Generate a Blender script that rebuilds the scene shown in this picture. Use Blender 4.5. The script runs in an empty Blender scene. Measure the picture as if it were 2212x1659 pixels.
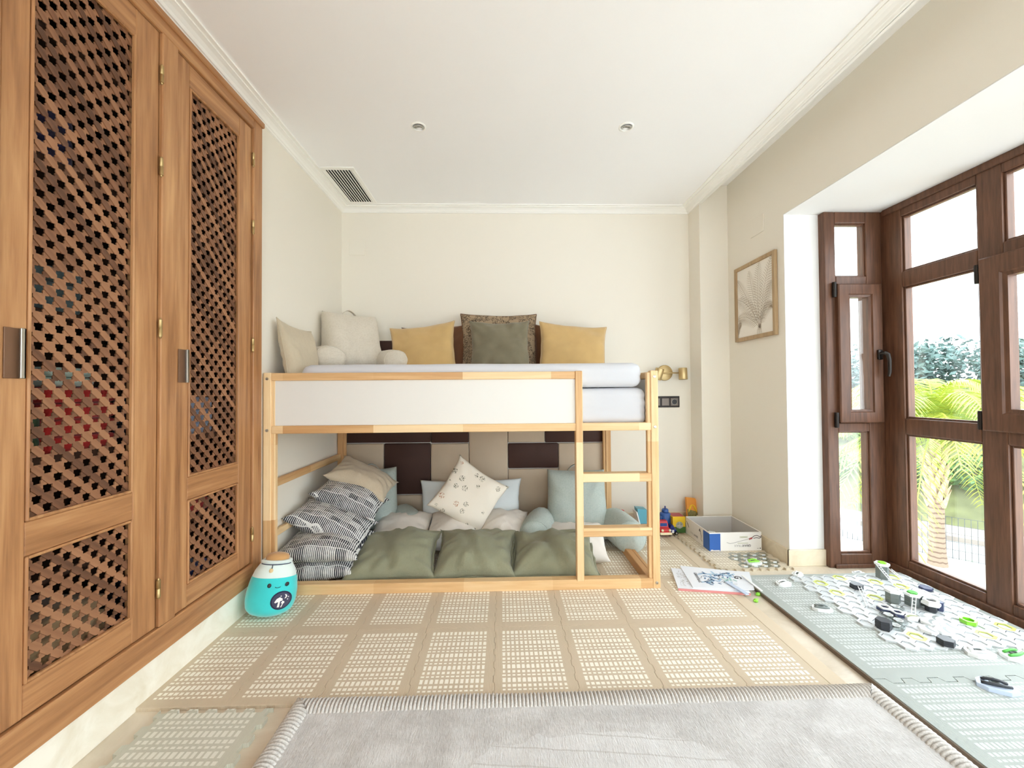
import bpy, bmesh, math, random
from mathutils import Vector, Matrix, noise as mnoise
from mathutils.geometry import tessellate_polygon
R = math.radians
rnd = random.Random(7)
sc = bpy.context.scene
C = sc.collection

# ------------------------------------------------------------------ camera
cam_d = bpy.data.cameras.new('camera')
cam_d.sensor_fit = 'HORIZONTAL'; cam_d.sensor_width = 36.0
cam_d.lens = 36.0 * 866.394 / 2212.0
cam_d.clip_start = 0.02; cam_d.clip_end = 300
cam = bpy.data.objects.new('camera', cam_d); C.objects.link(cam)
_r = Vector((0.99965257, -0.02538375, -0.00709904)); _u = Vector((0.00669225, -0.01607479, 0.9998484)); _w = Vector((0.02549401, 0.99954853, 0.01589933))
cm = Matrix.Identity(4)
for i in range(3):
    cm[i][0] = _r[i]; cm[i][1] = _u[i]; cm[i][2] = -_w[i]
cm[2][3] = 1.0587
cam.matrix_world = cm
sc.camera = cam

# ------------------------------------------------------------------ light
world = bpy.data.worlds.new('overcast_sky'); sc.world = world; world.use_nodes = True
bg = world.node_tree.nodes['Background']
bg.inputs['Color'].default_value = (0.88, 0.945, 1.0, 1); bg.inputs['Strength'].default_value = 6.0
sc.view_settings.view_transform = 'Standard'; sc.view_settings.look = 'None'
sc.view_settings.exposure = 0.42; sc.view_settings.gamma = 1.0
sc.view_settings.use_curve_mapping = False
sc.cycles.use_denoising = True
sc.cycles.max_bounces = 14; sc.cycles.diffuse_bounces = 8; sc.cycles.transparent_max_bounces = 16
sc.cycles.caustics_reflective = False; sc.cycles.caustics_refractive = False

# ------------------------------------------------------------------ node helpers
def lin(r, g, b):
    f = lambda c: (c/255/12.92) if c/255 <= 0.04045 else ((c/255+0.055)/1.055)**2.4
    return (f(r), f(g), f(b), 1.0)
class E:
    """arithmetic on node sockets"""
    def __init__(s, nt, sock): s.nt = nt; s.s = sock
    def op(s, o, *a):
        n = s.nt.nodes.new('ShaderNodeMath'); n.operation = o
        s.nt.links.new(s.s, n.inputs[0])
        for i, v in enumerate(a):
            if isinstance(v, E): s.nt.links.new(v.s, n.inputs[i+1])
            else: n.inputs[i+1].default_value = v
        return E(s.nt, n.outputs[0])
    def __add__(s, o): return s.op('ADD', o)
    def __sub__(s, o): return s.op('SUBTRACT', o)
    def __mul__(s, o): return s.op('MULTIPLY', o)
    def __truediv__(s, o): return s.op('DIVIDE', o)
    def gt(s, o): return s.op('GREATER_THAN', o)
    def lt(s, o): return s.op('LESS_THAN', o)
    def frac(s): return s.op('FRACT')
    def floor(s): return s.op('FLOOR')
    def abs(s): return s.op('ABSOLUTE')
    def sin(s): return s.op('SINE')
    def max(s, o): return s.op('MAXIMUM', o)
    def min(s, o): return s.op('MINIMUM', o)
class M:
    def __init__(s, name, col=(0.8, 0.8, 0.8, 1), rough=0.6, metal=0.0, spec=0.5):
        s.m = bpy.data.materials.new(name); s.m.use_nodes = True; s.nt = s.m.node_tree
        s.b = s.nt.nodes['Principled BSDF']
        s.b.inputs['Base Color'].default_value = col; s.b.inputs['Roughness'].default_value = rough
        s.b.inputs['Metallic'].default_value = metal; s.b.inputs['Specular IOR Level'].default_value = spec
        s._tc = None
    def n(s, t): return s.nt.nodes.new(t)
    def l(s, a, b): s.nt.links.new(a, b)
    def coord(s, kind='Object'):
        if s._tc is None: s._tc = s.n('ShaderNodeTexCoord')
        return s._tc.outputs[kind]
    def map(s, scale, loc=(0, 0, 0), rot=(0, 0, 0), src=None):
        n = s.n('ShaderNodeMapping'); n.inputs['Scale'].default_value = scale
        n.inputs['Location'].default_value = loc; n.inputs['Rotation'].default_value = rot
        s.l(src or s.coord(), n.inputs['Vector']); return n.outputs[0]
    def noise(s, vec, scale=5, detail=3, rough=0.5, dist=0.0):
        n = s.n('ShaderNodeTexNoise'); n.inputs['Scale'].default_value = scale; n.inputs['Detail'].default_value = detail
        n.inputs['Roughness'].default_value = rough; n.inputs['Distortion'].default_value = dist
        s.l(vec, n.inputs['Vector']); return E(s.nt, n.outputs['Fac'])
    def white(s, *ex):
        n = s.n('ShaderNodeTexWhiteNoise'); n.noise_dimensions = '2D'
        c = s.n('ShaderNodeCombineXYZ')
        for i, e in enumerate(ex): s.l(e.s, c.inputs[i])
        s.l(c.outputs[0], n.inputs['Vector']); return E(s.nt, n.outputs['Value'])
    def xyz(s, src=None):
        n = s.n('ShaderNodeSeparateXYZ'); s.l(src or s.coord(), n.inputs[0])
        return [E(s.nt, o) for o in n.outputs]
    def ramp(s, e, stops):
        n = s.n('ShaderNodeValToRGB'); cr = n.color_ramp
        while len(cr.elements) < len(stops): cr.elements.new(0.5)
        for el, (p, c) in zip(cr.elements, stops): el.position = p; el.color = c
        s.l(e.s, n.inputs[0]); return n.outputs[0]
    def mix(s, fac, a, b, mode='MIX'):
        n = s.n('ShaderNodeMix'); n.data_type = 'RGBA'; n.blend_type = mode
        for sock, v in ((n.inputs[0], fac), (n.inputs[6], a), (n.inputs[7], b)):
            if isinstance(v, E): s.l(v.s, sock)
            elif hasattr(v, 'links'): s.l(v, sock)
            else: sock.default_value = v
        return n.outputs[2]
    def color(s, sock): s.l(sock, s.b.inputs['Base Color']); return s
    def bump(s, e, strength=0.3, dist=0.01):
        n = s.n('ShaderNodeBump'); n.inputs['Strength'].default_value = strength; n.inputs['Distance'].default_value = dist
        s.l(e.s, n.inputs['Height']); s.l(n.outputs[0], s.b.inputs['Normal']); return s
    def objrand(s):
        n = s.n('ShaderNodeObjectInfo'); return E(s.nt, n.outputs['Random'])

def plain(name, rgb, rough=0.6, metal=0.0, spec=0.5, var=0.0, vs=8):
    m = M(name, lin(*rgb), rough, metal, spec)
    if var:
        nz = m.noise(m.coord(), vs, 4)
        c = lin(*rgb); d = tuple(v*(1-var) for v in c[:3])+(1,)
        m.color(m.ramp(nz, [(0.35, d), (0.65, c)]))
    return m.m
def wood(name, dark, mid, light, axis, rough=0.45, ring=14, fine=70, block=None, rand=0.0, spec=0.4):
    m = M(name, rough=rough, spec=spec)
    sc_ = [1, 1, 1]; sc_[axis] = 0.06
    v = m.map(tuple(sc_))
    big = m.noise(v, ring, 3, 0.55, 1.2)
    fin = m.noise(v, fine, 4, 0.6)
    e = big*0.62 + fin*0.38
    if block:
        x = m.xyz()
        o = m.white(((x[axis])/block).floor(), ((x[(axis+1) % 3]+x[(axis+2) % 3])/0.16).floor())
        e = e + (o-0.5)*0.42
    if rand: e = e + (m.objrand()-0.5)*rand
    m.color(m.ramp(e, [(0.28, lin(*dark)), (0.5, lin(*mid)), (0.72, lin(*light))]))
    m.bump(fin, 0.12, 0.002)
    return m.m
def fabric(name, rgb, rough=0.9, var=0.12, scale=260, bump=0.25, sheen=0.3, heather=0.0, rgb2=None, wr=0.0):
    m = M(name, lin(*rgb), rough, spec=0.2)
    nz = m.noise(m.coord(), 9, 3)
    fz = m.noise(m.coord(), scale, 3, 0.7)
    c = lin(*rgb); d = tuple(v*(1-var) for v in c[:3])+(1,)
    col = m.ramp(nz, [(0.3, d), (0.7, c)])
    if heather:
        hz = m.noise(m.map((1, 0.35, 1)), scale*0.45, 3, 0.75)
        col = m.mix(hz.op('SUBTRACT', 0.45)*heather*4, col, lin(*rgb2))
    m.color(col)
    h = fz
    if wr: h = fz*0.35 + m.noise(m.coord(), 14, 3, 0.55, 1.0)*wr
    m.bump(h, bump, 0.003 if not wr else 0.012)
    m.b.inputs['Sheen Weight'].default_value = sheen
    m.b.inputs['Sheen Roughness'].default_value = 0.5
    return m.m

# ------------------------------------------------------------------ mesh helpers
ORG = {}
class MB:
    def __init__(s): s.v = []; s.f = []; s.mi = []
    def add(s, vs, fs):
        b = len(s.v); s.v += [Vector(v) for v in vs]; s.f += [tuple(i+b for i in f) for f in fs]; return s
    def box(s, x0, x1, y0, y1, z0, z1, c=0.0):
        if c <= 0:
            vs = [(x, y, z) for z in (z0, z1) for y in (y0, y1) for x in (x0, x1)]
            return s.add(vs, [(0, 2, 3, 1), (4, 5, 7, 6), (0, 1, 5, 4), (2, 6, 7, 3), (0, 4, 6, 2), (1, 3, 7, 5)])
        c = min(c, (x1-x0)*.45, (y1-y0)*.45, (z1-z0)*.45)
        bm = bmesh.new(); bmesh.ops.create_cube(bm, size=1)
        for v in bm.verts:
            v.co = Vector(((x0+x1)/2+v.co.x*(x1-x0), (y0+y1)/2+v.co.y*(y1-y0), (z0+z1)/2+v.co.z*(z1-z0)))
        bmesh.ops.bevel(bm, geom=bm.edges[:], offset=c, segments=2 if c > 0.004 else 1, affect='EDGES', profile=0.5)
        return s.bm(bm)
    def bm(s, bm):
        bm.verts.index_update()
        s.add([v.co.copy() for v in bm.verts], [tuple(v.index for v in f.verts) for f in bm.faces]); bm.free(); return s
    def prism(s, poly, z0, z1, mat=None):
        n = len(poly)
        vs = [Vector((p[0], p[1], z0)) for p in poly]+[Vector((p[0], p[1], z1)) for p in poly]
        fs = [tuple(range(n-1, -1, -1)), tuple(range(n, 2*n))]+[(i, (i+1) % n, (i+1) % n+n, i+n) for i in range(n)]
        if mat is not None: vs = [mat @ v for v in vs]
        return s.add(vs, fs)
    def ring(s, outer, inner, z0, z1, mat=None):
        n = len(outer)
        vs = [Vector((p[0], p[1], z)) for z in (z0, z1) for p in list(outer)+list(inner)]
        if mat is not None: vs = [mat @ v for v in vs]
        fs = []
        for i in range(n):
            j = (i+1) % n
            fs += [(2*n+i, 2*n+j, 3*n+j, 3*n+i), (i, n+i, n+j, j), (i, j, 2*n+j, 2*n+i), (n+i, 3*n+i, 3*n+j, n+j)]
        return s.add(vs, fs)
    def tube(s, pts, r, n=8, cap=True):
        pts = [Vector(p) for p in pts]; rs = r if hasattr(r, '__len__') else [r]*len(pts)
        b = len(s.v); prev = None
        for i, p in enumerate(pts):
            t = (pts[min(i+1, len(pts)-1)]-pts[max(i-1, 0)]).normalized()
            a = prev if prev is not None else (Vector((0, 0, 1)) if abs(t.z) < .9 else Vector((1, 0, 0)))
            x = (a-t*a.dot(t)).normalized(); y = t.cross(x); prev = x
            for k in range(n):
                an = 2*math.pi*k/n; s.v.append(p+(x*math.cos(an)+y*math.sin(an))*rs[i])
        for i in range(len(pts)-1):
            for k in range(n):
                k2 = (k+1) % n
                s.f.append((b+i*n+k, b+i*n+k2, b+(i+1)*n+k2, b+(i+1)*n+k))
        if cap:
            s.f.append(tuple(b+k for k in range(n-1, -1, -1))); e = b+(len(pts)-1)*n
            s.f.append(tuple(e+k for k in range(n)))
        return s
    def lathe(s, prof, n=24, mat=None, cap=True):
        b = len(s.v)
        for (r, z) in prof:
            for k in range(n):
                a = 2*math.pi*k/n; v = Vector((r*math.cos(a), r*math.sin(a), z)); s.v.append(mat @ v if mat is not None else v)
        for i in range(len(prof)-1):
            for k in range(n):
                k2 = (k+1) % n; s.f.append((b+i*n+k, b+i*n+k2, b+(i+1)*n+k2, b+(i+1)*n+k))
        if cap and prof[0][0] > 1e-5: s.f.append(tuple(b+k for k in range(n-1, -1, -1)))
        if cap and prof[-1][0] > 1e-5: e = b+(len(prof)-1)*n; s.f.append(tuple(e+k for k in range(n)))
        return s
    def mesh(s, name, mat=None, smooth=False, org=None):
        me = bpy.data.meshes.new(name)
        vs = s.v if org is None else [v-org for v in s.v]
        me.from_pydata([tuple(v) for v in vs], [], s.f); me.update()
        if mat is not None: me.materials.append(mat)
        if smooth is True: me.shade_smooth()
        elif smooth:
            me.shade_smooth()
            try: me.set_sharp_from_angle(angle=smooth)
            except Exception: pass
        return me
    def build(s, name, mat, parent=None, smooth=False, org=None):
        o = bpy.data.objects.new(name, None)
        if parent is not None: org = ORG[parent.name]
        elif org is None: org = Vector((0, 0, 0))
        else: org = Vector(org)
        bpy.data.objects.remove(o)
        o = bpy.data.objects.new(name, s.mesh(name, mat, smooth, org)); C.objects.link(o)
        if parent is not None: o.parent = parent
        else: o.location = org
        ORG[o.name] = org
        return o
def tag(o, label=None, cat=None, group=None, kind=None):
    if label: o['label'] = label
    if cat: o['category'] = cat
    if group: o['group'] = group
    if kind: o['kind'] = kind
    return o
def thing(name, loc, label, cat, group=None, kind=None):
    o = bpy.data.objects.new(name, None); C.objects.link(o); o.location = loc; o.empty_display_size = 0.05
    ORG[o.name] = Vector(loc); return tag(o, label, cat, group, kind)
def struct(name, mb, mat, parent=None, smooth=False):
    o = mb.build(name, mat, parent, smooth)
    if parent is None: o['kind'] = 'structure'
    return o
def basis(center, right, up):
    r = Vector(right).normalized(); u = Vector(up); u = (u-r*u.dot(r)).normalized(); n = r.cross(u)
    m = Matrix.Identity(4)
    for i in range(3): m[i][0] = r[i]; m[i][1] = u[i]; m[i][2] = n[i]; m[i][3] = center[i]
    return m
def hexa(r, rot=30, cx=0, cy=0): return [(cx+r*math.cos(R(rot+60*k)), cy+r*math.sin(R(rot+60*k))) for k in range(6)]
def bez(p0, p1, p2, n=10):
    p0, p1, p2 = Vector(p0), Vector(p1), Vector(p2)
    return [p0*(1-t)**2+p1*2*t*(1-t)+p2*t*t for t in [i/n for i in range(n+1)]]

# ------------------------------------------------------------------ materials
m_wall = M('painted_wall', lin(235, 229, 217), 0.9, spec=0.2); m_wall.bump(m_wall.noise(m_wall.coord(), 180, 2), 0.04, 0.002); m_wall = m_wall.m
m_lit_wall = plain('lit_reveal_paint', (236, 235, 233), 0.9, spec=0.2)  # bay reveal whiter than the walls: its daylight is put into the colour
m_ceil = plain('ceiling_paint', (249, 249, 249), 0.9, spec=0.2)
m_corn = plain('cornice_plaster', (248, 247, 242), 0.8, spec=0.2)
mm = M('marble_floor', rough=0.25)
nz = mm.noise(mm.coord(), 2.2, 6, 0.62, 1.5)
mm.color(mm.ramp(nz, [(0.3, lin(196, 182, 160)), (0.5, lin(217, 205, 186)), (0.7, lin(230, 221, 204))])); m_floor = mm.m
mm = M('marble_skirting', rough=0.35)
nz = mm.noise(mm.coord(), 6, 6, 0.6, 1.0)
mm.color(mm.ramp(nz, [(0.3, lin(214, 198, 170)), (0.6, lin(232, 220, 196))])); m_base = mm.m
mm = M('pale_marble_plinth', rough=0.35)
nz = mm.noise(mm.coord(), 6, 6, 0.6, 1.0)
mm.color(mm.ramp(nz, [(0.3, lin(228, 220, 200)), (0.6, lin(243, 239, 226))])); m_plinth = mm.m
W_D, W_M, W_L = (124, 82, 51), (175, 125, 83), (206, 158, 110)
m_wz = wood('wardrobe_wood_upright', W_D, W_M, W_L, 2, 0.38)
m_wy = wood('wardrobe_wood_level', W_D, W_M, W_L, 1, 0.38)
m_ws = wood('lattice_wood', (92, 60, 42), (130, 88, 62), (158, 112, 80), 0, 0.55, rand=0.5)
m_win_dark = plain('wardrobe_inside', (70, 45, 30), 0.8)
m_px = wood('pine_x', (202, 156, 106), (226, 188, 138), (240, 212, 168), 0, 0.5, 10, 60, block=0.47)
m_py = wood('pine_y', (200, 152, 102), (222, 183, 132), (238, 208, 162), 1, 0.5, 10, 60, block=0.47)
m_pz = wood('pine_z', (202, 156, 106), (226, 188, 138), (240, 212, 168), 2, 0.5, 10, 60, block=0.39)
m_panel = plain('white_board', (228, 226, 221), 0.5, spec=0.3)
m_brass = plain('brushed_brass', (206, 182, 134), 0.42, 0.85)
m_steel = plain('steel', (190, 188, 182), 0.3, 1.0)
m_hinge = plain('aged_brass', (186, 160, 112), 0.35, 0.9)
m_darkm = plain('dark_bronze', (52, 48, 46), 0.4, 0.8)
m_hplate = plain('bronze_plate', (122, 88, 64), .45, .2)
m_black = plain('black_plastic', (20, 20, 22), 0.4)
mm = M('window_frame_brown', rough=0.42, spec=0.4)
nz = mm.noise(mm.map((1, 1, 0.08)), 60, 3, 0.6)
mm.color(mm.ramp(nz, [(0.3, lin(78, 52, 38)), (0.7, lin(112, 76, 56))])); m_frame = mm.m
mg = bpy.data.materials.new('clear_glass'); mg.use_nodes = True; nt = mg.node_tree; nt.nodes.clear()
o_ = nt.nodes.new('ShaderNodeOutputMaterial'); mx = nt.nodes.new('ShaderNodeMixShader'); tr = nt.nodes.new('ShaderNodeBsdfTransparent'); gl = nt.nodes.new('ShaderNodeBsdfGlossy')
tr.inputs[0].default_value = (0.97, 0.985, 0.98, 1); gl.inputs['Roughness'].default_value = 0.02; mx.inputs[0].default_value = 0.05
nt.links.new(tr.outputs[0], mx.inputs[1]); nt.links.new(gl.outputs[0], mx.inputs[2]); nt.links.new(mx.outputs[0], o_.inputs[0]); m_glass = mg
mg = bpy.data.materials.new('clear_plastic'); mg.use_nodes = True; nt = mg.node_tree; nt.nodes.clear()
o_ = nt.nodes.new('ShaderNodeOutputMaterial'); mx = nt.nodes.new('ShaderNodeMixShader'); tr = nt.nodes.new('ShaderNodeBsdfTransparent'); gl = nt.nodes.new('ShaderNodeBsdfGlossy')
tr.inputs[0].default_value = (0.86, 0.89, 0.88, 1); gl.inputs['Roughness'].default_value = 0.08; mx.inputs[0].default_value = 0.22
nt.links.new(tr.outputs[0], mx.inputs[1]); nt.links.new(gl.outputs[0], mx.inputs[2]); nt.links.new(mx.outputs[0], o_.inputs[0]); m_clear = mg

# ================================================================== THE ROOM
XL, XR, YB, ZF, ZC = -1.255, 1.733, 3.18, -0.012, 2.51
YR = -1.75            # wall behind the camera
YJ = 2.402            # jamb of the bay
YN = -1.00             # near jamb, out of view; bay lengthened to let in more side light
struct('floor', MB().box(XL-0.7, 2.45, YR-0.2, YB+0.2, ZF-0.15, ZF), m_floor)
struct('ceiling', MB().box(XL-0.7, 1.514, YR-0.2, YB+0.2, ZC, ZC+0.25).box(1.514, XR+0.4, YR-0.2, YB+0.2, 2.615, 2.76), m_ceil)
struct('wall_back', MB().box(XL-0.7, XR+0.3, YB, YB+0.2, ZF, 2.76), m_wall)
struct('wall_pillar', MB().box(1.514, XR+0.2, 3.003, YB, ZF, 2.7), m_wall)
struct('wall_left', MB().box(XL-0.2, XL, 2.07, YB, ZF, 2.76).box(XL-0.2, XL, YR, 2.07, 2.437, 2.76).box(XL-0.2, XL, YR, -0.10, ZF, 2.437), m_wall)
struct('wall_right', MB().box(XR, XR+0.215, YJ, YB, ZF, 2.7).box(XR, XR+0.215, YR, YN, ZF, 2.7).box(XR, 2.42, YN, YJ, 2.128, 2.70), m_wall)
struct('wall_reveal', MB().box(XR+0.0005, XR+0.217, YJ-0.004, YJ+0.002, 0.085, 2.127).box(XR+0.001, 2.40, YN, YJ-0.001, 2.1235, 2.1275), m_lit_wall)
struct('wall_rear', MB().box(XL-0.2, -0.45, YR-0.2, YR, ZF, 2.76).box(1.15, XR+0.2, YR-0.2, YR, ZF, 2.76).box(-0.45, 1.15, YR-0.2, YR, 2.35, 2.76), m_wall)
# unseen rear glazing, added and sized to bring fill daylight from behind the camera
w3 = thing('window_fill', (0.25, YR-0.1, ZF), None, None, kind='structure')
MB().box(-.45, -.37, YR-0.14, YR-0.06, ZF, 2.35).box(1.07, 1.15, YR-0.14, YR-0.06, ZF, 2.35).box(0.31, 0.39, YR-0.14, YR-0.06, ZF, 2.35).box(-.37, 1.07, YR-0.14, YR-0.06, 2.27, 2.35).box(-.37, 1.07, YR-0.14, YR-0.06, ZF, 0.08).build('window_frame', m_frame, w3)
for a, b in ((-.37, 0.31), (0.39, 1.07)): MB().box(a, b, YR-0.104, YR-0.098, 0.08, 2.27).build('pane', m_glass, w3)

# cornice: stepped plaster profile swept along left, back and right
def cornice(name, a, b, inw):
    prof = [(0, 2.470), (0.012, 2.470), (0.016, 2.476), (0.022, 2.477), (0.030, 2.486), (0.045, 2.494), (0.058, 2.497), (0.064, 2.498), (0.064, 2.503), (0.084, 2.503), (0.084, 2.511), (0, 2.511)]
    a, b, inw = Vector(a), Vector(b), Vector(inw); d = (b-a).normalized()
    mb = MB(); n = len(prof); vs = []
    for (p, mit) in ((a, 1), (b, -1)):
        for (q, z) in prof:
            v = p+inw*q+d*q*mit; vs.append((v.x, v.y, z))
    fs = [(i, (i+1) % n, n+(i+1) % n, n+i) for i in range(n)]+[tuple(range(n)), tuple(range(2*n-1, n-1, -1))]
    mb.add(vs, fs); return struct(name, mb, m_corn)
cornice('trim_1', (XL, YR, 0), (XL, YB, 0), (1, 0, 0))
cornice('trim_2', (XL, YB, 0), (1.514, YB, 0), (0, -1, 0))
cornice('trim_3', (1.514, YB, 0), (1.514, YR, 0), (-1, 0, 0))
struct('trim_4', MB().box(1.512, 1.530, YR, 3.003, 2.470, 2.615), m_corn)
# skirting
struct('baseboard_back', MB().box(XL, 1.514, YB-0.012, YB, ZF, 0.082, 0.002), m_base)
struct('baseboard_pillar', MB().box(1.502, 1.514, 2.991, YB-0.012, ZF, 0.082, 0.002).box(1.502, XR, 2.991, 3.003, ZF, 0.082, 0.002), m_base)
struct('baseboard_right', MB().box(XR-0.014, XR, YJ-0.016, 2.991, ZF, 0.085, 0.002).box(XR-0.014, XR+0.222, YJ-0.018, YJ-0.004, ZF, 0.085, 0.002).box(XR-0.014, XR, YR, YN, ZF, 0.085, 0.002), m_base)
struct('baseboard_left', MB().box(XL, XL+0.012, 2.09, YB-0.012, ZF, 0.082, 0.002), m_base)
struct('wall_plinth', MB().box(XL-0.02, -1.236, -0.10, 2.08, ZF, 0.118, 0.001).box(XL-0.02, -1.2345, -0.10, 2.08, 0.112, 0.124, 0.001), m_plinth)

# ------------------------------------------------------------------ bay windows
FT = 0.066
def rect_frame(mb, plane, a0, a1, z0, z1, wa0, wa1, wz0, wz1, d0, d1, c=0.006):
    """picture-frame of four bars. plane 'y': a is X and depth is Y; plane 'x': a is Y, depth is X"""
    def bx(p, q, r, s):
        if plane == 'y': mb.box(p, q, d0, d1, r, s, c)
        else: mb.box(d0, d1, p, q, r, s, c)
    bx(a0, a0+wa0, z0, z1); bx(a1-wa1, a1, z0, z1); bx(a0+wa0-.001, a1-wa1+.001, z0, z0+wz0); bx(a0+wa0-.001, a1-wa1+.001, z1-wz1, z1)
def pane(par, plane, a0, a1, z0, z1, d):
    if plane == 'y': MB().box(a0, a1, d, d+.006, z0, z1).build('pane', m_glass, par)
    else: MB().box(d, d+.006, a0, a1, z0, z1).build('pane', m_glass, par)
def mitred(plane, a0, a1, z0, z1, w, d0, d1):
    """sash frame of four mitred bars with a sloped inner face"""
    mb = MB(); P = lambda a, z, d: (a, d, z) if plane == 'y' else (d, a, z)
    def loop(i, d): return [P(a0+i, z0+i, d), P(a1-i, z0+i, d), P(a1-i, z1-i, d), P(a0+i, z1-i, d)]
    lv = [loop(0, d1), loop(0, d0+.006), loop(.006, d0), loop(w*.78, d0), loop(w*.84, d0+.008), loop(w, d0+.012), loop(w, d1)]
    vs = [p for l in lv for p in l]; fs = []
    for i in range(len(lv)-1):
        for k in range(4): fs.append((i*4+k, i*4+(k+1) % 4, i*4+4+(k+1) % 4, i*4+4+k))
    return mb.add(vs, fs)
# narrow end window (parallel to the back wall)
w1 = thing('window_1', (2.12, 2.39, ZF), None, None, kind='structure')
d0, d1 = 2.354, 2.354+FT
f = MB(); rect_frame(f, 'y', 1.947, 2.300, ZF, 2.1235, .068, .096, .082, .070, d0, d1)
f.box(2.014, 2.205, d0, d1, 0.797, 0.850, .006).box(2.014, 2.205, d0, d1, 1.680, 1.733, .006)
f.build('window_frame', m_frame, w1)
MB().box(1.975, 2.27, d0-.012, d0+.002, ZF+0.001, 0.012, .003).build('sill', m_frame, w1)
bead = MB()
for (z0, z1) in ((1.733, 2.053), (0.072, 0.797)):
    rect_frame(bead, 'y', 2.014, 2.205, z0-.002, z1+.002, .010, .010, .010, .010, d0+.012, d0+.03, .002)
bead.build('glazing_bead', m_frame, w1)
pane(w1, 'y', 2.010, 2.210, 1.728, 2.058, d0+.034); pane(w1, 'y', 2.010, 2.210, .068, .80, d0+.034)
sash = mitred('y', 2.008, 2.276, 0.852, 1.681, .078, d0-.026, d0+.03).build('sash', m_frame, w1)
pane(sash, 'y', 2.08, 2.204, .925, 1.61, d0+.006)
h = MB().box(2.232, 2.262, d0-.038, d0-.026, 1.225, 1.285, .006)
h.tube([(2.247, d0-.036, 1.262), (2.247, d0-.066, 1.262), (2.255, d0-.072, 1.255), (2.262, d0-.074, 1.22), (2.262, d0-.074, 1.15), (2.259, d0-.07, 1.125)], [.011, .011, .011, .0095, .0085, .007], 10)
h.build('handle', m_darkm, sash, R(40))
for z in (1.648, .868): MB().lathe([(0, -.045), (.010, -.045), (.011, -.04), (.011, .04), (.010, .045), (0, .045)], 12, Matrix.Translation((1.994, d0-.012, z))).build('hinge', m_darkm, w1, R(40))
# long window along the bay front
w2 = thing('window_2', (2.34, 1.2, ZF), None, None, kind='structure')
x0, x1 = 2.300, 2.300+FT
f = MB()
YE = -0.94
cols = [(1.870, 2.236), (1.16, 1.770), (.45, 1.06), (-.26, .35), (-.83, -.36)]  # unseen near columns added to widen the side light
f.box(x0, x1, 2.236, 2.420, ZF, 2.1235, .006)
f.box(x0, x1, 1.770, 1.870, ZF, 2.1235, .006).box(x0, x1, 1.06, 1.16, ZF, 2.1235, .006).box(x0, x1, .35, .45, ZF, 2.1235, .006).box(x0, x1, -.36, -.26, ZF, 2.1235, .006).box(x0, x1, YE-.06, -.83, ZF, 2.1235, .006)
for (a, b) in cols:
    f.box(x0, x1, a-.001, b+.001, ZF, .075, .006).box(x0, x1, a-.001, b+.001, 2.042, 2.1235, .006)
    f.box(x0, x1, a-.001, b+.001, .792, .884, .006).box(x0, x1, a-.001, b+.001, 1.634, 1.724, .006)
f.build('window_frame', m_frame, w2)
MB().box(x0-.016, x0+.002, -.9, 2.34, ZF+.001, .030, .004).box(x0-.010, x0+.002, -.9, 2.34, 2.085, 2.123, .004).build('sill', m_frame, w2)
bead = MB()
for ci, (a, b) in enumerate(cols):
    for zi, (z0, z1) in enumerate(((.075, .792), (.884, 1.634), (1.724, 2.042))):
        if ci == 1 and zi == 1: continue
        rect_frame(bead, 'x', a, b, z0, z1, .010, .010, .010, .010, x0+.012, x0+.03, .002)
        pane(w2, 'x', a-.004, b+.004, z0-.004, z1+.004, x0+.034)
bead.build('glazing_bead', m_frame, w2)
sash2 = mitred('x', 1.08, 1.850, .852, 1.668, .105, x0-.026, x0+.03).build('sash', m_frame, w2)
pane(sash2, 'x', 1.18, 1.75, .95, 1.57, x0+.006)
for z in (1.60, .90): MB().lathe([(0, -.045), (.010, -.045), (.011, -.04), (.011, .04), (.010, .045), (0, .045)], 12, Matrix.Translation((x0-.012, 1.862, z))).build('hinge', m_darkm, w2, R(40))
# near end of the bay, out of frame
w4 = thing('window_4', (2.1, YE-.03, ZF), None, None, kind='structure')
f = MB(); rect_frame(f, 'y', XR+.2, 2.300, ZF, 2.1235, .07, .09, .08, .07, YE-.06, YE); f.build('window_frame', m_frame, w4)
pane(w4, 'y', XR+.265, 2.215, .066, 2.056, YE-.03)

# ================================================================== WARDROBE
wr = thing('wardrobe', (-1.25, 1.3, 0.12), 'built-in brown wooden wardrobe with star-lattice doors along the left wall', 'wardrobe')
YA, YZ = -0.10, 2.08
fx = -1.225
cas = MB()
cas.box(-1.262, fx, 2.010, YZ, .124, 2.437, .003)
cas.build('end_stile', m_wz, wr)
MB().box(-1.262, fx, 1.473, 1.544, .222, 2.372, .003).build('centre_stile', m_wz, wr)
MB().box(-1.262, fx, 0.935, 1.006, .222, 2.372, .003).build('centre_stile', m_wz, wr)
MB().box(-1.262, fx, YA, 2.011, .124, .221, .003).build('bottom_rail', m_wy, wr)
tp = MB().box(-1.262, fx, YA, 2.011, 2.372, 2.437, .003).box(-1.262, fx+.010, YA, YZ+.006, 2.418, 2.446, .004)
tp.build('top_rail', m_wy, wr)
MB().box(-1.262, -1.236, YA, 0.934, .222, 2.372, .003).build('closed_panel', m_wz, wr)
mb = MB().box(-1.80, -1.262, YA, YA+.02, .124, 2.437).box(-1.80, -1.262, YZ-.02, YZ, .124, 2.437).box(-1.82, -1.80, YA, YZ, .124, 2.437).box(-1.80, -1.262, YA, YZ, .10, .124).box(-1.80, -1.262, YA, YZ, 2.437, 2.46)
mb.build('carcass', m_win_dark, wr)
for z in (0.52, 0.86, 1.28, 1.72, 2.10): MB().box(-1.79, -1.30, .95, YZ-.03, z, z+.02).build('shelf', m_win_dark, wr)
P_, SW = 0.0365, 0.0185
slat_cache = {}
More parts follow.
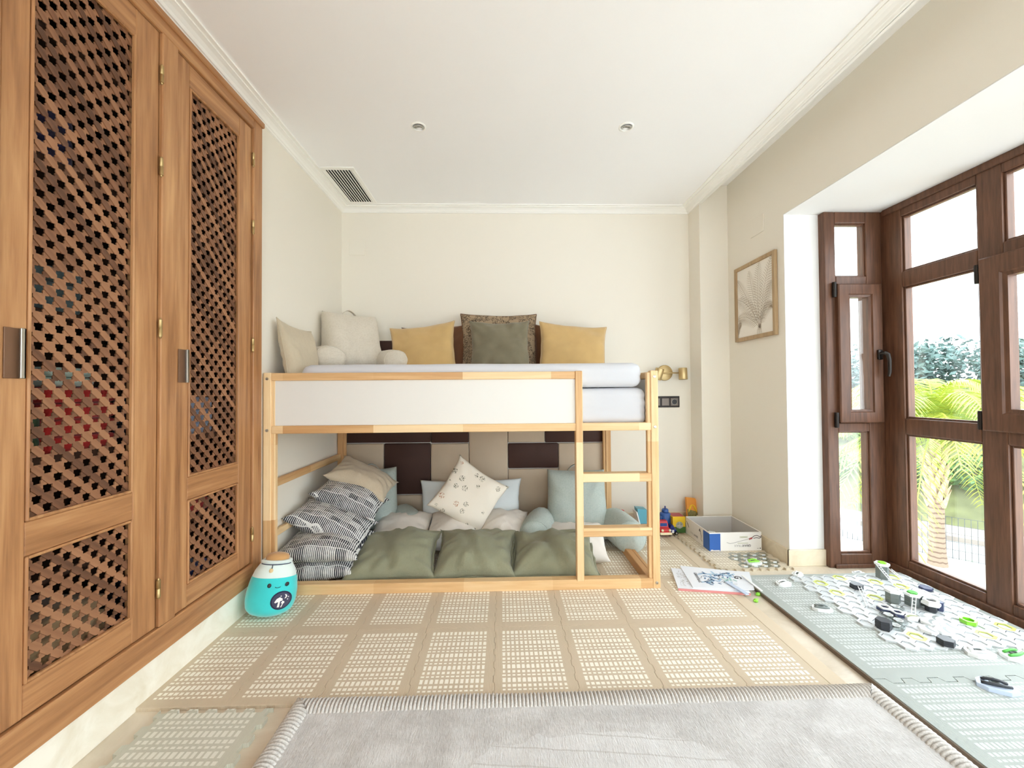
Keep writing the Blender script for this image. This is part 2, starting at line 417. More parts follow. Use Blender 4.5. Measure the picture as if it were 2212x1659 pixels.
def slat_mesh(n):
    if n not in slat_cache:
        L = n*P_; h = SW/2; nh, nd = .0052, .0056
        up, dn = [(0, h)], [(0, -h)]
        for k in range(n):
            c = (k+.5)*P_
            up += [(c-nh, h), (c, h-nd), (c+nh, h)]; dn += [(c-nh, -h), (c, -h+nd), (c+nh, -h)]
        up.append((L, h)); dn.append((L, -h))
        mb = MB(); k = len(up); T = .0035
        vs = [(x, y, z) for z in (0, T) for (x, y) in dn]+[(x, y, z) for z in (0, T) for (x, y) in up]
        fs = []
        for i in range(k-1):
            fs += [(k+i, k+i+1, 3*k+i+1, 3*k+i), (i, 2*k+i, 2*k+i+1, i+1), (i, i+1, k+i+1, k+i), (2*k+i, 3*k+i, 3*k+i+1, 2*k+i+1)]
        mb.add(vs, fs); slat_cache[n] = mb.mesh('lattice_slat', m_ws)
    return slat_cache[n]
s2 = math.sqrt(2)
def lattice(door, a0, a1, b0, b1):
    org = ORG[door.name]
    smin, smax = (a0+b0)/s2, (a1+b1)/s2
    for i in range(math.ceil(smin/P_), math.floor(smax/P_)+1):       # front layer, constant s
        s = i*P_
        t0 = max(s2*a0-s, s-s2*b1); t1 = min(s2*a1-s, s-s2*b0)
        if t1-t0 < .012: continue
        k0, k1 = math.floor(t0/P_), math.ceil(t1/P_); t = k0*P_
        a, b = (s+t)/s2, (s-t)/s2
        m = Matrix(((0, 0, 1, -1.2475), (1/s2, 1/s2, 0, a), (-1/s2, 1/s2, 0, b), (0, 0, 0, 1)))
        o = bpy.data.objects.new('slat', slat_mesh(k1-k0)); C.objects.link(o); o.parent = door
        o.matrix_local = Matrix.Translation(-org) @ m
    tmin, tmax = (a0-b1)/s2, (a1-b0)/s2
    for j in range(math.ceil(tmin/P_), math.floor(tmax/P_)+1):       # rear layer, constant t
        t = j*P_
        q0 = max(s2*a0-t, t+s2*b0); q1 = min(s2*a1-t, t+s2*b1)
        if q1-q0 < .012: continue
        k0, k1 = math.floor(q0/P_), math.ceil(q1/P_); s = k0*P_
        a, b = (s+t)/s2, (s-t)/s2
        m = Matrix(((0, 0, 1, -1.2505), (1/s2, -1/s2, 0, a), (1/s2, 1/s2, 0, b), (0, 0, 0, 1)))
        o = bpy.data.objects.new('slat', slat_mesh(k1-k0)); C.objects.link(o); o.parent = door
        o.matrix_local = Matrix.Translation(-org) @ m
def door(y0, ylat0, ylat1, lab):
    y0 += .002; y1 = y0+.458; X0, X1 = -1.262, -1.235
    d = MB().box(X0, X1, y0, ylat0, .224, 2.369, .003).box(X0, X1, ylat1, y1, .224, 2.369, .003).build('door', m_wz, wr)
    d['label'] = lab
    for (z0, z1) in ((.224, .309), (.636, .727), (2.275, 2.369)):
        MB().box(X0, X1-.0008, ylat0-.001, ylat1+.001, z0, z1, .003).build('rail', m_wy, d)
    for (z0, z1) in ((.309, .636), (.727, 2.275)):
        mo = MB(); rect_frame(mo, 'x', ylat0, ylat1, z0, z1, .008, .008, .008, .008, X1-.010, X1+.004, .003)
        mo.build('moulding', m_wz, d)
        lattice(d, ylat0, ylat1, z0, z1)
    yh = y0+.046
    MB().box(X1, X1+.004, yh-.034, yh, 1.098, 1.226, .001).build('handle_plate', m_hplate, d)
    MB().box(X1+.003, X1+.017, yh-.003, yh+.002, 1.098, 1.226, .001).box(X1+.013, X1+.017, yh-.010, yh+.002, 1.098, 1.226, .001).build('handle', m_steel, d)
    for z in (2.215, 1.877, 1.291, .362):
        MB().lathe([(0, -.038), (.003, -.036), (.004, -.031), (.0065, -.030), (.0065, -.001), (.0055, 0), (.0065, .001), (.0065, .030), (.004, .031), (.003, .036), (0, .038)], 12, Matrix.Translation((X1+.008, y1+.002, z))).build('hinge', m_hinge, d, R(50))
door(1.546, 1.612, 1.915, 'lattice door next to the bed end')
door(1.009, 1.075, 1.378, 'lattice door nearest the viewer')
# things on the wardrobe shelves, seen through the lattice
def clothes(x, y, z, w, d, hgt, rgb, lab, cat='clothes'):
    t = thing('folded_clothes', (x, y, z), lab, cat, 'clothes on the wardrobe shelves')
    k = max(2, int(hgt/.045)); mt = fabric('cloth_%d_%d_%d' % rgb, rgb)
    for i in range(k):
        e = rnd.uniform(-.006, .006)
        MB().box(x-d/2+e, x+d/2+e, y-w/2+e, y+w/2-e, z+i*hgt/k, z+(i+1)*hgt/k-.002, .016).build('folded_layer', mt, t, True)
clothes(-1.42, 1.30, .88, .22, .22, .20, (205, 50, 48), 'red folded clothes behind the near lattice door')
clothes(-1.42, 1.12, .88, .14, .20, .12, (60, 84, 60), 'dark green folded clothes behind the near lattice door')
clothes(-1.42, 1.27, 1.08, .14, .20, .06, (206, 226, 214), 'pale mint folded cloth lying on the red clothes behind the lattice')
clothes(-1.42, 1.74, .88, .24, .22, .16, (170, 184, 212), 'pale blue folded clothes behind the lattice door by the bed')
clothes(-1.42, 1.72, .54, .24, .22, .12, (190, 60, 64), 'crimson folded clothes low behind the lattice door by the bed')
clothes(-1.42, 1.72, .125, .26, .22, .20, (40, 60, 120), 'navy folded clothes at the bottom behind the lattice door by the bed')
clothes(-1.44, 1.18, 1.30, .24, .24, .14, (92, 112, 116), 'slate folded clothes at handle height behind the near lattice door')
clothes(-1.44, 1.16, 1.74, .22, .24, .16, (46, 44, 84), 'indigo folded clothes high behind the near lattice door')
clothes(-1.42, 1.22, .125, .30, .24, .28, (188, 158, 118), 'tan folded blankets at the bottom behind the near lattice door', 'blanket')

# ================================================================== BED
bed = thing('loft_bed', (-0.207, 2.6, 0), 'low pine loft bed with white side panel and short ladder', 'bed')
bx0, bx1, by0, by1, BH = -1.248, 0.838, 2.130, 3.118, 1.16
P = .040
def bbox(n, m, *a, par=bed, c=.003): return MB().box(*a, c).build(n, m, par)
for (xa, ya) in ((bx0, by0), (bx1-P, by0), (bx0, by1-P), (bx1-P, by1-P)):
    p = bbox('post', m_pz, xa, xa+P, ya, ya+P, 0, BH)
    for z in ((1.128, .858, .03) if ya == by0 else ()):
        MB().lathe([(0, .004), (.004, .004), (.0075, .003), (.008, -.002)], 14, Matrix.Translation((xa+P/2, ya, z)) @ Matrix.Rotation(R(90), 4, 'X')).build('bolt', m_steel, p, R(40))
    bbox('inner_post', m_pz, (xa+P-.002) if xa < 0 else xa-.018, (xa+P+.018) if xa < 0 else xa+.002, ya+.008, ya+P-.004, 0.001, BH-.01)
for (ya, nm) in ((by0, 'front'), (by1-.022, 'rear')):
    bbox('top_rail', m_px, bx0+P, .392 if nm == 'front' else bx1-P, ya, ya+.022, 1.118, 1.158)
    bbox('mid_rail', m_px, bx0+P, bx1-P, ya+.001, ya+.045 if nm == 'front' else ya+.022, .840, .881)
    bbox('bottom_rail', m_px, bx0+P, bx1-P, ya, ya+.05 if nm == 'front' else ya+.022, 0, .053)
lp = bbox('ladder_post', m_pz, .392, .430, by0-.004, by0+.040, .045, 1.160)
for z in (.276, .566): bbox('ladder_rung', m_px, .428, bx1-P+.001, by0+.002, by0+.062, z, z+.045)
bbox('side_panel', m_panel, bx0+P+.004, .393, by0+.010, by0+.022, .881, 1.118, c=.001)
bbox('rear_panel', m_panel, bx0+P+.004, bx1-P, by1-.02, by1-.010, .881, 1.118, c=.001)
for xa in (bx0+.004, bx1-.026):
    for (z0, z1, n) in ((1.118, 1.156, 'end_rail'), (.842, .880, 'end_rail'), (.545, .587, 'end_rail'), (.277, .312, 'end_rail'), (0, .05, 'end_rail')):
        if xa > 0 and n == 'end_rail' and z0 in (.545, .277): continue
        bbox(n, m_py, xa, xa+.022, by0+P, by1-P, z0, z1)
    bbox('end_panel', m_panel, xa+.006, xa+.014, by0+P, by1-P, .880, 1.118, c=.001)
bbox('end_kick_rail', m_py, .775, .812, by0+P, by1-P, 0, .052)
for i in range(9):
    xa = bx0+.12+i*.225
    bbox('bed_slat', m_py, xa, xa+.07, by0+.045, by1-.022, .846, .862, c=.001)

# mattresses
def mattress(name, x0, x1, y0, y1, z0, z1, r, seed, lab, wr_amp):
    nx, ny, nz_ = 80, 40, 14
    me = MB(); bm = bmesh.new(); bmesh.ops.create_cube(bm, size=1)
    bmesh.ops.subdivide_edges(bm, edges=bm.edges[:], cuts=26, use_grid_fill=True)
    cx, cy, cz = (x0+x1)/2, (y0+y1)/2, (z0+z1)/2; hx, hy, hz = (x1-x0)/2, (y1-y0)/2, (z1-z0)/2
    for v in bm.verts:
        def sp(t): return math.copysign(1-(1-abs(t))**1.6, t)
        p = Vector((sp(v.co.x*2)*hx, sp(v.co.y*2)*hy, sp(v.co.z*2)*hz))
        q = Vector((max(-hx+r, min(hx-r, p.x)), max(-hy+r, min(hy-r, p.y)), max(-hz+r, min(hz-r, p.z))))
        d = p-q; L = d.length
        if L > 1e-6:
            p = q+d*(r/L) if L > r*0.2 else p
        w = p+Vector((cx, cy, cz))
        side = 1-min(1, abs(p.z)/hz)
        a = wr_amp*(math.sin((w.z*1.0+w.x*.28)*150+seed)*.5+mnoise.noise(Vector((w.x*3, w.y*3, w.z*26+w.x*7+seed))))
        nrm = Vector((p.x/hx**2 if abs(p.x) > hx*.8 else 0, p.y if abs(p.y) > hy*.8 else 0, 0))
        if nrm.length > 0: w += nrm.normalized()*a*side
        w.z += .006*mnoise.noise(Vector((w.x*2.4, w.y*2.4, seed)))*(1 if p.z > 0 else 0)
        v.co = w
    me.bm(bm)
    return me.build(name, m_sheet, None, True, org=(cx, cy, z0))
m_sheet = fabric('white_sheet', (208, 209, 214), var=.03, bump=.1, sheen=.1, wr=.5)
o = mattress('mattress', -1.19, .795, 2.168, 3.09, .866, 1.070, .045, 3.0, '', .009); tag(o, 'white sheeted lower mattress lying in the bed frame', 'mattress', 'mattresses')
o = mattress('mattress', -1.075, .766, 2.160, 3.085, 1.072, 1.205, .045, 11.0, '', .004); tag(o, 'white sheeted upper mattress stacked on the other mattress', 'mattress', 'mattresses')

# headboard of padded tiles standing behind the bed
m_tile_b = fabric('beige_leatherette', (196, 178, 156), .55, .06, 500, .05, .0)
m_tile_d = fabric('dark_brown_leatherette', (70, 48, 42), .55, .06, 500, .05, .0)
hb = thing('headboard', (-.21, 3.15, -.012), 'tall padded headboard of beige and dark brown tiles behind the bed', 'headboard')
MB().box(-1.235, .80, 3.142, 3.165, ZF, 1.452, .003).build('backing_board', m_panel, hb)
tl = [(-1.222, -.552, .660, 1.05, 'd'), (-.552, -.258, .655, 1.05, 'd'), (-.258, .044, .10, .90, 'b'), (.044, .333, .652, 1.05, 'b'), (.333, .790, .650, 1.05, 'd'),
      (-1.222, -.912, .10, .657, 'b'), (-.912, -.552, .262, .657, 'd'), (-.552, -.258, .10, .652, 'b'), (.044, .438, .452, .649, 'd'), (.438, .790, .10, .647, 'b'),
      (-.912, -.552, .01, .259, 'b'), (.044, .438, .01, .449, 'b'), (-1.222, -.70, 1.053, 1.452, 'd'), (-.70, -.258, 1.053, 1.452, 'b'), (-.258, .044, .903, 1.452, 'd'), (.044, .40, 1.053, 1.452, 'b'), (.40, .790, 1.053, 1.452, 'd')]
for (a, b, z0, z1, k) in tl:
    MB().box(a+.0015, b-.0015, 3.120, 3.143, z0+.0015, z1-.0015, .009).build('padded_tile', m_tile_b if k == 'b' else m_tile_d, hb, True)

# ================================================================== CUSHIONS
def cushion(name, w, h, t, center, right, up, mat, lab, group=None, seed=0, pinch=.07, wrinkle=.006, n=30, power=.42, flange=0.0, piping=None, sag=0.0, ear=.03, fold=0.0, zip_=False):
    mb = MB(); off = Vector((seed*3.7, seed*1.3, seed*.7))
    def P3(u, v, s):
        x = w/2*u*(1-pinch*(1-v*v)*u*u*1.0); y = h/2*v*(1-pinch*(1-u*u)*v*v*1.0)
        cr = (abs(u)*abs(v))**6; x *= 1+ear*cr; y *= 1+ear*cr
        th = t/2*max(0, (1-u*u)*(1-v*v))**power
        e = max(abs(u), abs(v)); ang = math.atan2(v, u)
        edge = max(0, (e-.35)/.65)*(1-e**8)
        cr1 = math.sin(ang*13+4*mnoise.noise(Vector((u*1.5, v*1.5, s))+off))*edge
        nn = mnoise.noise(Vector((u*1.7, v*1.7, s*2))+off); n2 = mnoise.noise(Vector((u*4, v*4, s*2))+off)
        cor = cr1*wrinkle*.8+nn*wrinkle*1.6*(1-e**6)+n2*wrinkle*.7*(1-e**6)
        if fold: cor -= fold*math.exp(-((u*.8+.25*v+.15)**2)/.012)*(1-e**4)
        z = s*(th+cor)
        x += n2*wrinkle*.5; y += nn*wrinkle*.7
        y -= sag*(1-v)*.5*th
        z += .012*math.sin(u*2.1+seed)*math.cos(v*1.7+seed)
        return (x, y, z)
    g = lambda i: math.copysign(1-(1-abs(-1+2*i/n))**1.25, -1+2*i/n)
    idx = {}
    for s in (1, -1):
        for i in range(n+1):
            for j in range(n+1):
                bd = i in (0, n) or j in (0, n)
                if bd and s == -1: idx[(i, j, s)] = idx[(i, j, 1)]; continue
                idx[(i, j, s)] = len(mb.v); mb.v.append(Vector(P3(g(i), g(j), s if not bd else 1)))
    for s in (1, -1):
        for i in range(n):
            for j in range(n):
                q = (idx[(i, j, s)], idx[(i+1, j, s)], idx[(i+1, j+1, s)], idx[(i, j+1, s)])
                mb.f.append(q if s == 1 else q[::-1])
    per = [(i, 0) for i in range(n)]+[(n, j) for j in range(n)]+[(i, n) for i in range(n, 0, -1)]+[(0, j) for j in range(n, 0, -1)]
    edge = [mb.v[idx[(i, j, 1)]].copy() for (i, j) in per]
    o = mb.build(name, mat, None, True); o.matrix_world = basis(center, right, up)
    tag(o, lab, 'cushion', group); ORG[o.name] = Vector((0, 0, 0))
    if flange:
        fb = MB(); k = len(edge); vs = []
        for q, p in enumerate(edge):
            d = Vector((p.x/w, p.y/h, 0)).normalized()
            wob = .006*math.sin(q*.9+seed)
            vs += [p-d*.004+Vector((0, 0, .0015)), p+d*flange+Vector((0, 0, wob+.001)), p+d*flange+Vector((0, 0, wob-.001)), p-d*.004-Vector((0, 0, .0015))]
        fs = []
        for i in range(k):
            j = (i+1) % k
            for q in range(4): fs.append((i*4+q, j*4+q, j*4+(q+1) % 4, i*4+(q+1) % 4))
        fb.add(vs, fs); fb.build('flange', mat, o, True)
    if piping is not None:
        pb = MB(); pts = edge+[edge[0], edge[1]]; pb.tube(pts, .0032, 6, False); pb.build('piping', piping, o, True)
    return o

m_must = fabric('mustard_velvet', (202, 168, 112), .85, .12, 300, .15, .5)
m_olive = fabric('olive_velvet', (128, 120, 98), .8, .22, 300, .15, .2)
m_brown = fabric('brown_leatherette', (104, 66, 40), .6, .15, 300, .1)
m_lin = fabric('beige_linen', (198, 184, 160), .95, .08, 240, .3, .2, .25, (176, 160, 136))
m_heath = fabric('beige_heather', (214, 205, 190), .95, .06, 260, .3, .3, .5, (192, 180, 162))
m_sage = fabric('sage_linen', (148, 148, 124), .95, .12, 240, .35, .2, .3, (130, 134, 106), wr=.5)
m_wlin = fabric('white_linen', (240, 234, 226), .95, .06, 240, .3, .2, wr=.6)
m_blue = fabric('pale_blue_cotton', (222, 228, 230), .95, .05, 260, .15, .2)
m_bh = fabric('blue_grey_heather', (184, 194, 188), .95, .06, 260, .3, .2, .6, (156, 170, 166))
m_sand = fabric('sand_linen', (206, 190, 166), .95, .1, 220, .35, .2, .3, (184, 168, 142), wr=.6)
# black and white broken stripes
mm = M('black_white_weave', rough=.95, spec=.2)
x, y, z = mm.xyz(mm.map((1, 1, 1)))
wob = mm.noise(mm.coord(), 7, 2)
wy = x/.0105 + wob*1.2
row = y/.034+wob*.8
cellr = mm.white(row.floor(), (x/.055).floor())
line = wy.frac()
jag = mm.noise(mm.coord(), 60, 2)
thick = cellr*.50+jag*.34+.06
blk = line.lt(thick)
edge = (row.frac()-.5).abs().lt(.46)
mm.color(mm.mix(blk.min(edge), lin(230, 230, 228), lin(48, 50, 58)))
mm.bump(line, .4, .003); m_bw = mm.m
# off-white with small botanical sprigs
mm = M('sprig_print', rough=.95, spec=.2)
v = mm.n('ShaderNodeTexVoronoi'); v.inputs['Scale'].default_value = 16; v.inputs['Randomness'].default_value = .55; mm.l(mm.map((1, 1, .01)), v.inputs['Vector'])
dd = E(mm.nt, v.outputs['Distance']); hi = mm.noise(mm.map((1, 1, .01)), 150, 2, .6, .8); pick = mm.n('ShaderNodeSeparateXYZ'); mm.l(v.outputs['Color'], pick.inputs[0])
msk = dd.lt(.34)*hi.gt(.535)*E(mm.nt, pick.outputs[0]).gt(.22)
ink = mm.mix(E(mm.nt, pick.outputs[1]).gt(.72), lin(112, 110, 92), lin(186, 138, 110))
mm.color(mm.mix(msk, lin(238, 230, 216), ink)); mm.bump(mm.noise(mm.coord(), 240, 3), .25, .003); m_sprig = mm.m
# taupe with dark palm scene print
mm = M('palm_scene_print', rough=.95, spec=.2)
n1 = mm.noise(mm.map((1, 1, .01)), 26, 4, .6, 2.4); n2 = mm.noise(mm.map((1.6, .7, .01)), 70, 3, .6, 1.5); n3 = mm.noise(mm.map((1, 1, .01)), 9, 2)
msk = ((n1-.5).abs().lt(.028)).max(n2.gt(.60))*n3.gt(.43)
mm.color(mm.mix(msk, lin(164, 142, 116), lin(66, 56, 46))); m_palmp = mm.m

LF = lambda d: (0, math.sin(R(d)), math.cos(R(d)))     # upright leaning back by d degrees
# --- on the upper mattress
ZT = 1.205
cushion('cushion', .50, .46, .12, (-.50, 3.045, ZT+.125), (1, 0, .05), LF(12), m_brown, 'dark brown cushion half hidden behind the left mustard cushion', 'brown cushions on the bed', 21)
cushion('cushion', .52, .48, .12, (.50, 3.05, ZT+.115), (1, 0, -.05), LF(12), m_brown, 'dark brown cushion half hidden behind the right mustard cushion', 'brown cushions on the bed', 22)
cushion('cushion', .57, .52, .13, (-.020, 3.035, ZT+.185), (1, 0, .0), LF(14), m_palmp, 'taupe cushion printed with dark palm trees at the back of the bed', None, 23, pinch=.03, piping=m_brown)
cushion('cushion', .47, .42, .15, (-.565, 2.905, ZT+.135), (1, -.05, .10), LF(16), m_must, 'mustard cushion beside the beige armed pillow on the bed', 'mustard cushions on the bed', 24, piping=m_must, pinch=.06)
cushion('cushion', .49, .42, .15, (.518, 2.905, ZT+.135), (1, .03, -.085), LF(16), m_must, 'mustard cushion at the right end of the cushion row on the bed', 'mustard cushions on the bed', 25, piping=m_must, pinch=.06)
cushion('cushion', .43, .42, .16, (-.012, 2.85, ZT+.155), (1, 0, .015), LF(18), m_olive, 'olive velvet cushion in front of the palm print cushion', None, 26, wrinkle=.012, pinch=.08)
cushion('cushion', .31, .40, .11, (-1.155, 2.335, 1.250), (.10, 1, -.10), (-.27, 0, 1), m_lin, 'small beige linen cushion leaning on the left wall by the bed post', None, 27, piping=m_lin, pinch=.05)

def arm_pillow(loc, rz, w, h, mat, lab, tilt=14, handle=True, arm_len=.30, arm_r=.085, scale=1.0, spread=0.0, armz=.09, wide=1.0):
    t = thing('reading_pillow', loc, lab, 'cushion')
    T = Matrix.Rotation(rz, 4, 'Z'); L = Vector(loc)
    def place(mb, n, smooth=True, par=t):
        mb.v = [L+(T @ v) for v in mb.v]; return mb.build(n, mat, par, smooth)
    mb = MB(); N = 26; idx = {}
    g = lambda i: math.copysign(1-(1-abs(-1+2*i/N))**1.3, -1+2*i/N)
    for s in (1, -1):
        for i in range(N+1):
            for j in range(N+1):
                bd = i in (0, N) or j in (0, N)
                if bd and s == -1: idx[i, j, s] = idx[i, j, 1]; continue
                u, v = g(i), g(j)
                X = w/2*u*(1-.10*(1+v)/2-.05*(1-v*v)*u*u); Z = h/2*(1+v*(1-.05*(1-u*u)*v*v))
                th = .115*max(0, (1-u**4)*(1-v**4))**.4*(1.15-.25*v)
                th += .008*mnoise.noise(Vector((u*3, v*3, s+rz)))+.006*math.sin(math.atan2(v, u)*11)*max(abs(u), abs(v))*(1-max(abs(u), abs(v))**6)
                yy = -s*th+math.tan(R(tilt))*Z+.0
                idx[i, j, s] = len(mb.v); mb.v.append(Vector((X, yy, Z+.004)))
    for s in (1, -1):
        for i in range(N):
            for j in range(N):
                q = (idx[i, j, s], idx[i+1, j, s], idx[i+1, j+1, s], idx[i, j+1, s]); mb.f.append(q if s == 1 else q[::-1])
    place(mb, 'backrest')
    for sg in (-1, 1):
        ax = sg*(w/2-.005)
        ab = MB(); K = 16; seg = 12
        pr = []
        for k in range(K+1):
            q = k/K
            rr = arm_r*(max(0, 1-abs(2*q-1)**5))**.5
            pr.append((q, max(rr, .002)))
        for (q, rr) in pr:
            yy = .06-q*arm_len; xx = ax+sg*(.015+spread*q); zz = armz-.012*q
            for a in range(18):
                an = 2*math.pi*a/18
                r2 = rr*(1+.04*mnoise.noise(Vector((math.cos(an)*2, math.sin(an)*2, q*4+sg))))
                ab.v.append(Vector((xx+r2*wide*math.cos(an), yy, max(.002, zz+r2*1.05*math.sin(an)))))
        for k in range(K):
            for a in range(18):
                b = (a+1) % 18; ab.f.append((k*18+a, k*18+b, (k+1)*18+b, (k+1)*18+a))
        ab.f.append(tuple(range(17, -1, -1))); ab.f.append(tuple(K*18+a for a in range(18)))
        place(ab, 'arm')
        sm = MB(); yy = .06-.86*arm_len
        rr = arm_r*(max(0, 1-abs(2*.86-1)**5))**.5+.001
        sm.tube([(ax+sg*(.015+spread*.86)+rr*wide*math.cos(2*math.pi*a/18), yy, max(.003, armz-.010+rr*1.05*math.sin(2*math.pi*a/18))) for a in range(19)], .002, 5, False)
        place(sm, 'seam')
    if handle:
        hbm = MB(); ty = math.tan(R(tilt))*h
        pts = bez((-.055, ty+.02, h-.01), (0, ty+.03, h+.075), (.055, ty+.02, h-.01), 12)
        for q, p in enumerate(pts):
            hbm.v += [p+Vector((0, -.016, .002)), p+Vector((0, .016, .002)), p+Vector((0, .016, -.002)), p+Vector((0, -.016, -.002))]
        for i in range(len(pts)-1):
            for q in range(4): hbm.f.append((i*4+q, i*4+(q+1) % 4, i*4+4+(q+1) % 4, i*4+4+q))
        place(hbm, 'carry_strap')
    return t
arm_pillow((-1.045, 2.84, 1.207), R(40), .42, .40, m_heath, 'cream reading pillow with arms in the corner on top of the bed', tilt=8, arm_len=.34, arm_r=.078, armz=.072, wide=1.3)
# --- under the bed
arm_pillow((.530, 2.85, .004), R(-4), .46, .47, m_bh, 'blue-grey reading pillow with arms behind the bed ladder', tilt=10, arm_len=.38, spread=.08, arm_r=.108, armz=.118)
arm_pillow((-.945, 2.93, .004), R(20), .40, .49, m_bh, 'blue-grey reading pillow behind the stack of black and white cushions', tilt=3, arm_len=.34, arm_r=.105, spread=.06, armz=.118)
cushion('cushion', .74, .44, .14, (-.235, 2.985, .175), (1, 0, .01), LF(14), m_blue, 'wide pale blue cushion behind the sprig print cushion', None, 30, pinch=.04)
cushion('cushion', .40, .385, .14, (-.228, 2.745, .345), (.83, 0, -.56), (.52, .33, .79), m_sprig, 'off-white sprig print cushion standing on its corner', None, 31, pinch=.08)
for k, (cx, cy, cz, ww, rz, tl_) in enumerate(((-.69, 2.76, .108, .39, .04, 74), (-.335, 2.76, .112, .36, -.04, 74), (.010, 2.77, .112, .36, .05, 74), (.450, 2.62, .078, .44, -.16, 80))):
    lab = ['white linen cushion behind the left green cushion, next to the black and white stack', 'white linen cushion below the left corner of the sprig print cushion', 'white linen cushion below the right corner of the sprig print cushion', 'white linen cushion behind the ladder post'][k]
    cushion('cushion', ww, .38, .19, (cx, cy, cz), (1, rz, 0), LF(tl_), m_wlin, lab, 'white cushions under the bed', 40+k, wrinkle=.010)
for k, (cx, cy, cz, ww, rz, rx, tl_) in enumerate(((-.640, 2.405, .084, .49, .05, .02, 74), (-.160, 2.410, .084, .46, -.03, .0, 74), (.300, 2.400, .082, .49, -.08, .02, 75))):
    lab = ['sage green linen cushion beside the black and white stack', 'sage green linen cushion in the middle of the three green ones', 'sage green linen cushion behind the ladder foot'][k]
    cushion('cushion', ww, .42, .215, (cx, cy, cz), (1, rz, rx), LF(tl_), m_sage, lab, 'sage green cushions under the bed', 50+k, wrinkle=.015, flange=.013, fold=.016, pinch=.085, ear=.07, power=.42)
bw = 'black and white cushions stacked under the bed'
cushion('cushion', .40, .36, .15, (-1.035, 2.385, .066), (1, .05, .02), (0, 1, .02), m_bw, 'black and white woven cushion at the bottom of the stack', bw, 60, pinch=.06, ear=.06)
cushion('cushion', .44, .36, .16, (-1.030, 2.385, .170), (1, .05, -.05), (0, 1, .05), m_bw, 'black and white woven cushion second from the bottom of the stack', bw, 61, pinch=.06, ear=.06)
cushion('cushion', .45, .32, .19, (-1.030, 2.480, .268), (1, .05, -.42), (.10, .98, .06), m_bw, 'black and white woven cushion tilted in the middle of the stack', bw, 62, pinch=.06, ear=.06, power=.46)
cushion('cushion', .41, .30, .17, (-.975, 2.630, .378), (1, .05, -.46), (.12, .96, .10), m_bw, 'black and white woven cushion topmost of the four patterned ones', bw, 63, pinch=.06, ear=.06, power=.46)
cushion('cushion', .41, .30, .16, (-.945, 2.760, .468), (1, .05, -.50), (.12, .95, .14), m_sand, 'sand linen cushion lying on top of the black and white stack', None, 64, pinch=.06, ear=.06, power=.46, wrinkle=.010)


# ================================================================== FOAM MATS
def tile_print(name, base, dot, x0, x1, y0, y1, nc, rib=.0046, fade=1.0):
    mm = M(name, rough=.75, spec=.3)
    x, y, z = mm.xyz()
    ins = x.gt(x0)*x.lt(x1)*y.gt(y0)*y.lt(y1)
    cw = (x1-x0)/nc; cx = (x-x0)/cw; per = .072
    yy = (y-y0)/per; t = yy.frac()*per
    jit = mm.white(cx.floor(), (y/.024).floor())*.12
    colm = (cx.frac()-.5).abs().lt(jit+.25)
    rows = (t.gt(.004)*t.lt(.012)).max(t.gt(.021)*t.lt(.034)).max(t.gt(.044)*t.lt(.066))
    d = ins*colm*rows
    nz = mm.noise(mm.coord(), 6, 2)
    b = mm.ramp(nz, [(.3, tuple(c*.95 for c in lin(*base)[:3])+(1,)), (.7, lin(*base))])
    mm.color(mm.mix(d*fade, b, lin(*dot)))
    mm.bump((x/rib*6.2832).sin()*.5+d*1.2, .5, .0012)
    return mm.m
TW, TH = .302, .422
m_mat = tile_print('beige_foam', (212, 196, 172), (252, 248, 236), .031, .272, .034, .394, 13)
def up_face(bm, vs):
    a, b, c = [v.co for v in vs]
    if (b-a).cross(c-a).z < 0: vs = vs[::-1]
    try: return bm.faces.new(vs)
    except ValueError: return None
def jig(p, q, depth, nt_, inset):
    """interlocking edge from p to q, teeth alternate to both sides"""
    p, q = Vector((p[0], p[1], 0)), Vector((q[0], q[1], 0)); d = q-p; L = d.length; d.normalize(); n = Vector((d.y, -d.x, 0))
    pts = [p]; s = L/(nt_*2+1)
    for k in range(nt_):
        a = s*(1+2*k)
        for (o, hh) in ((a-s*.10, 0), (a+s*.06, depth), (a+s*.94, depth), (a+s*1.10, 0)):
            pts.append(p+d*o+n*hh)
    return pts
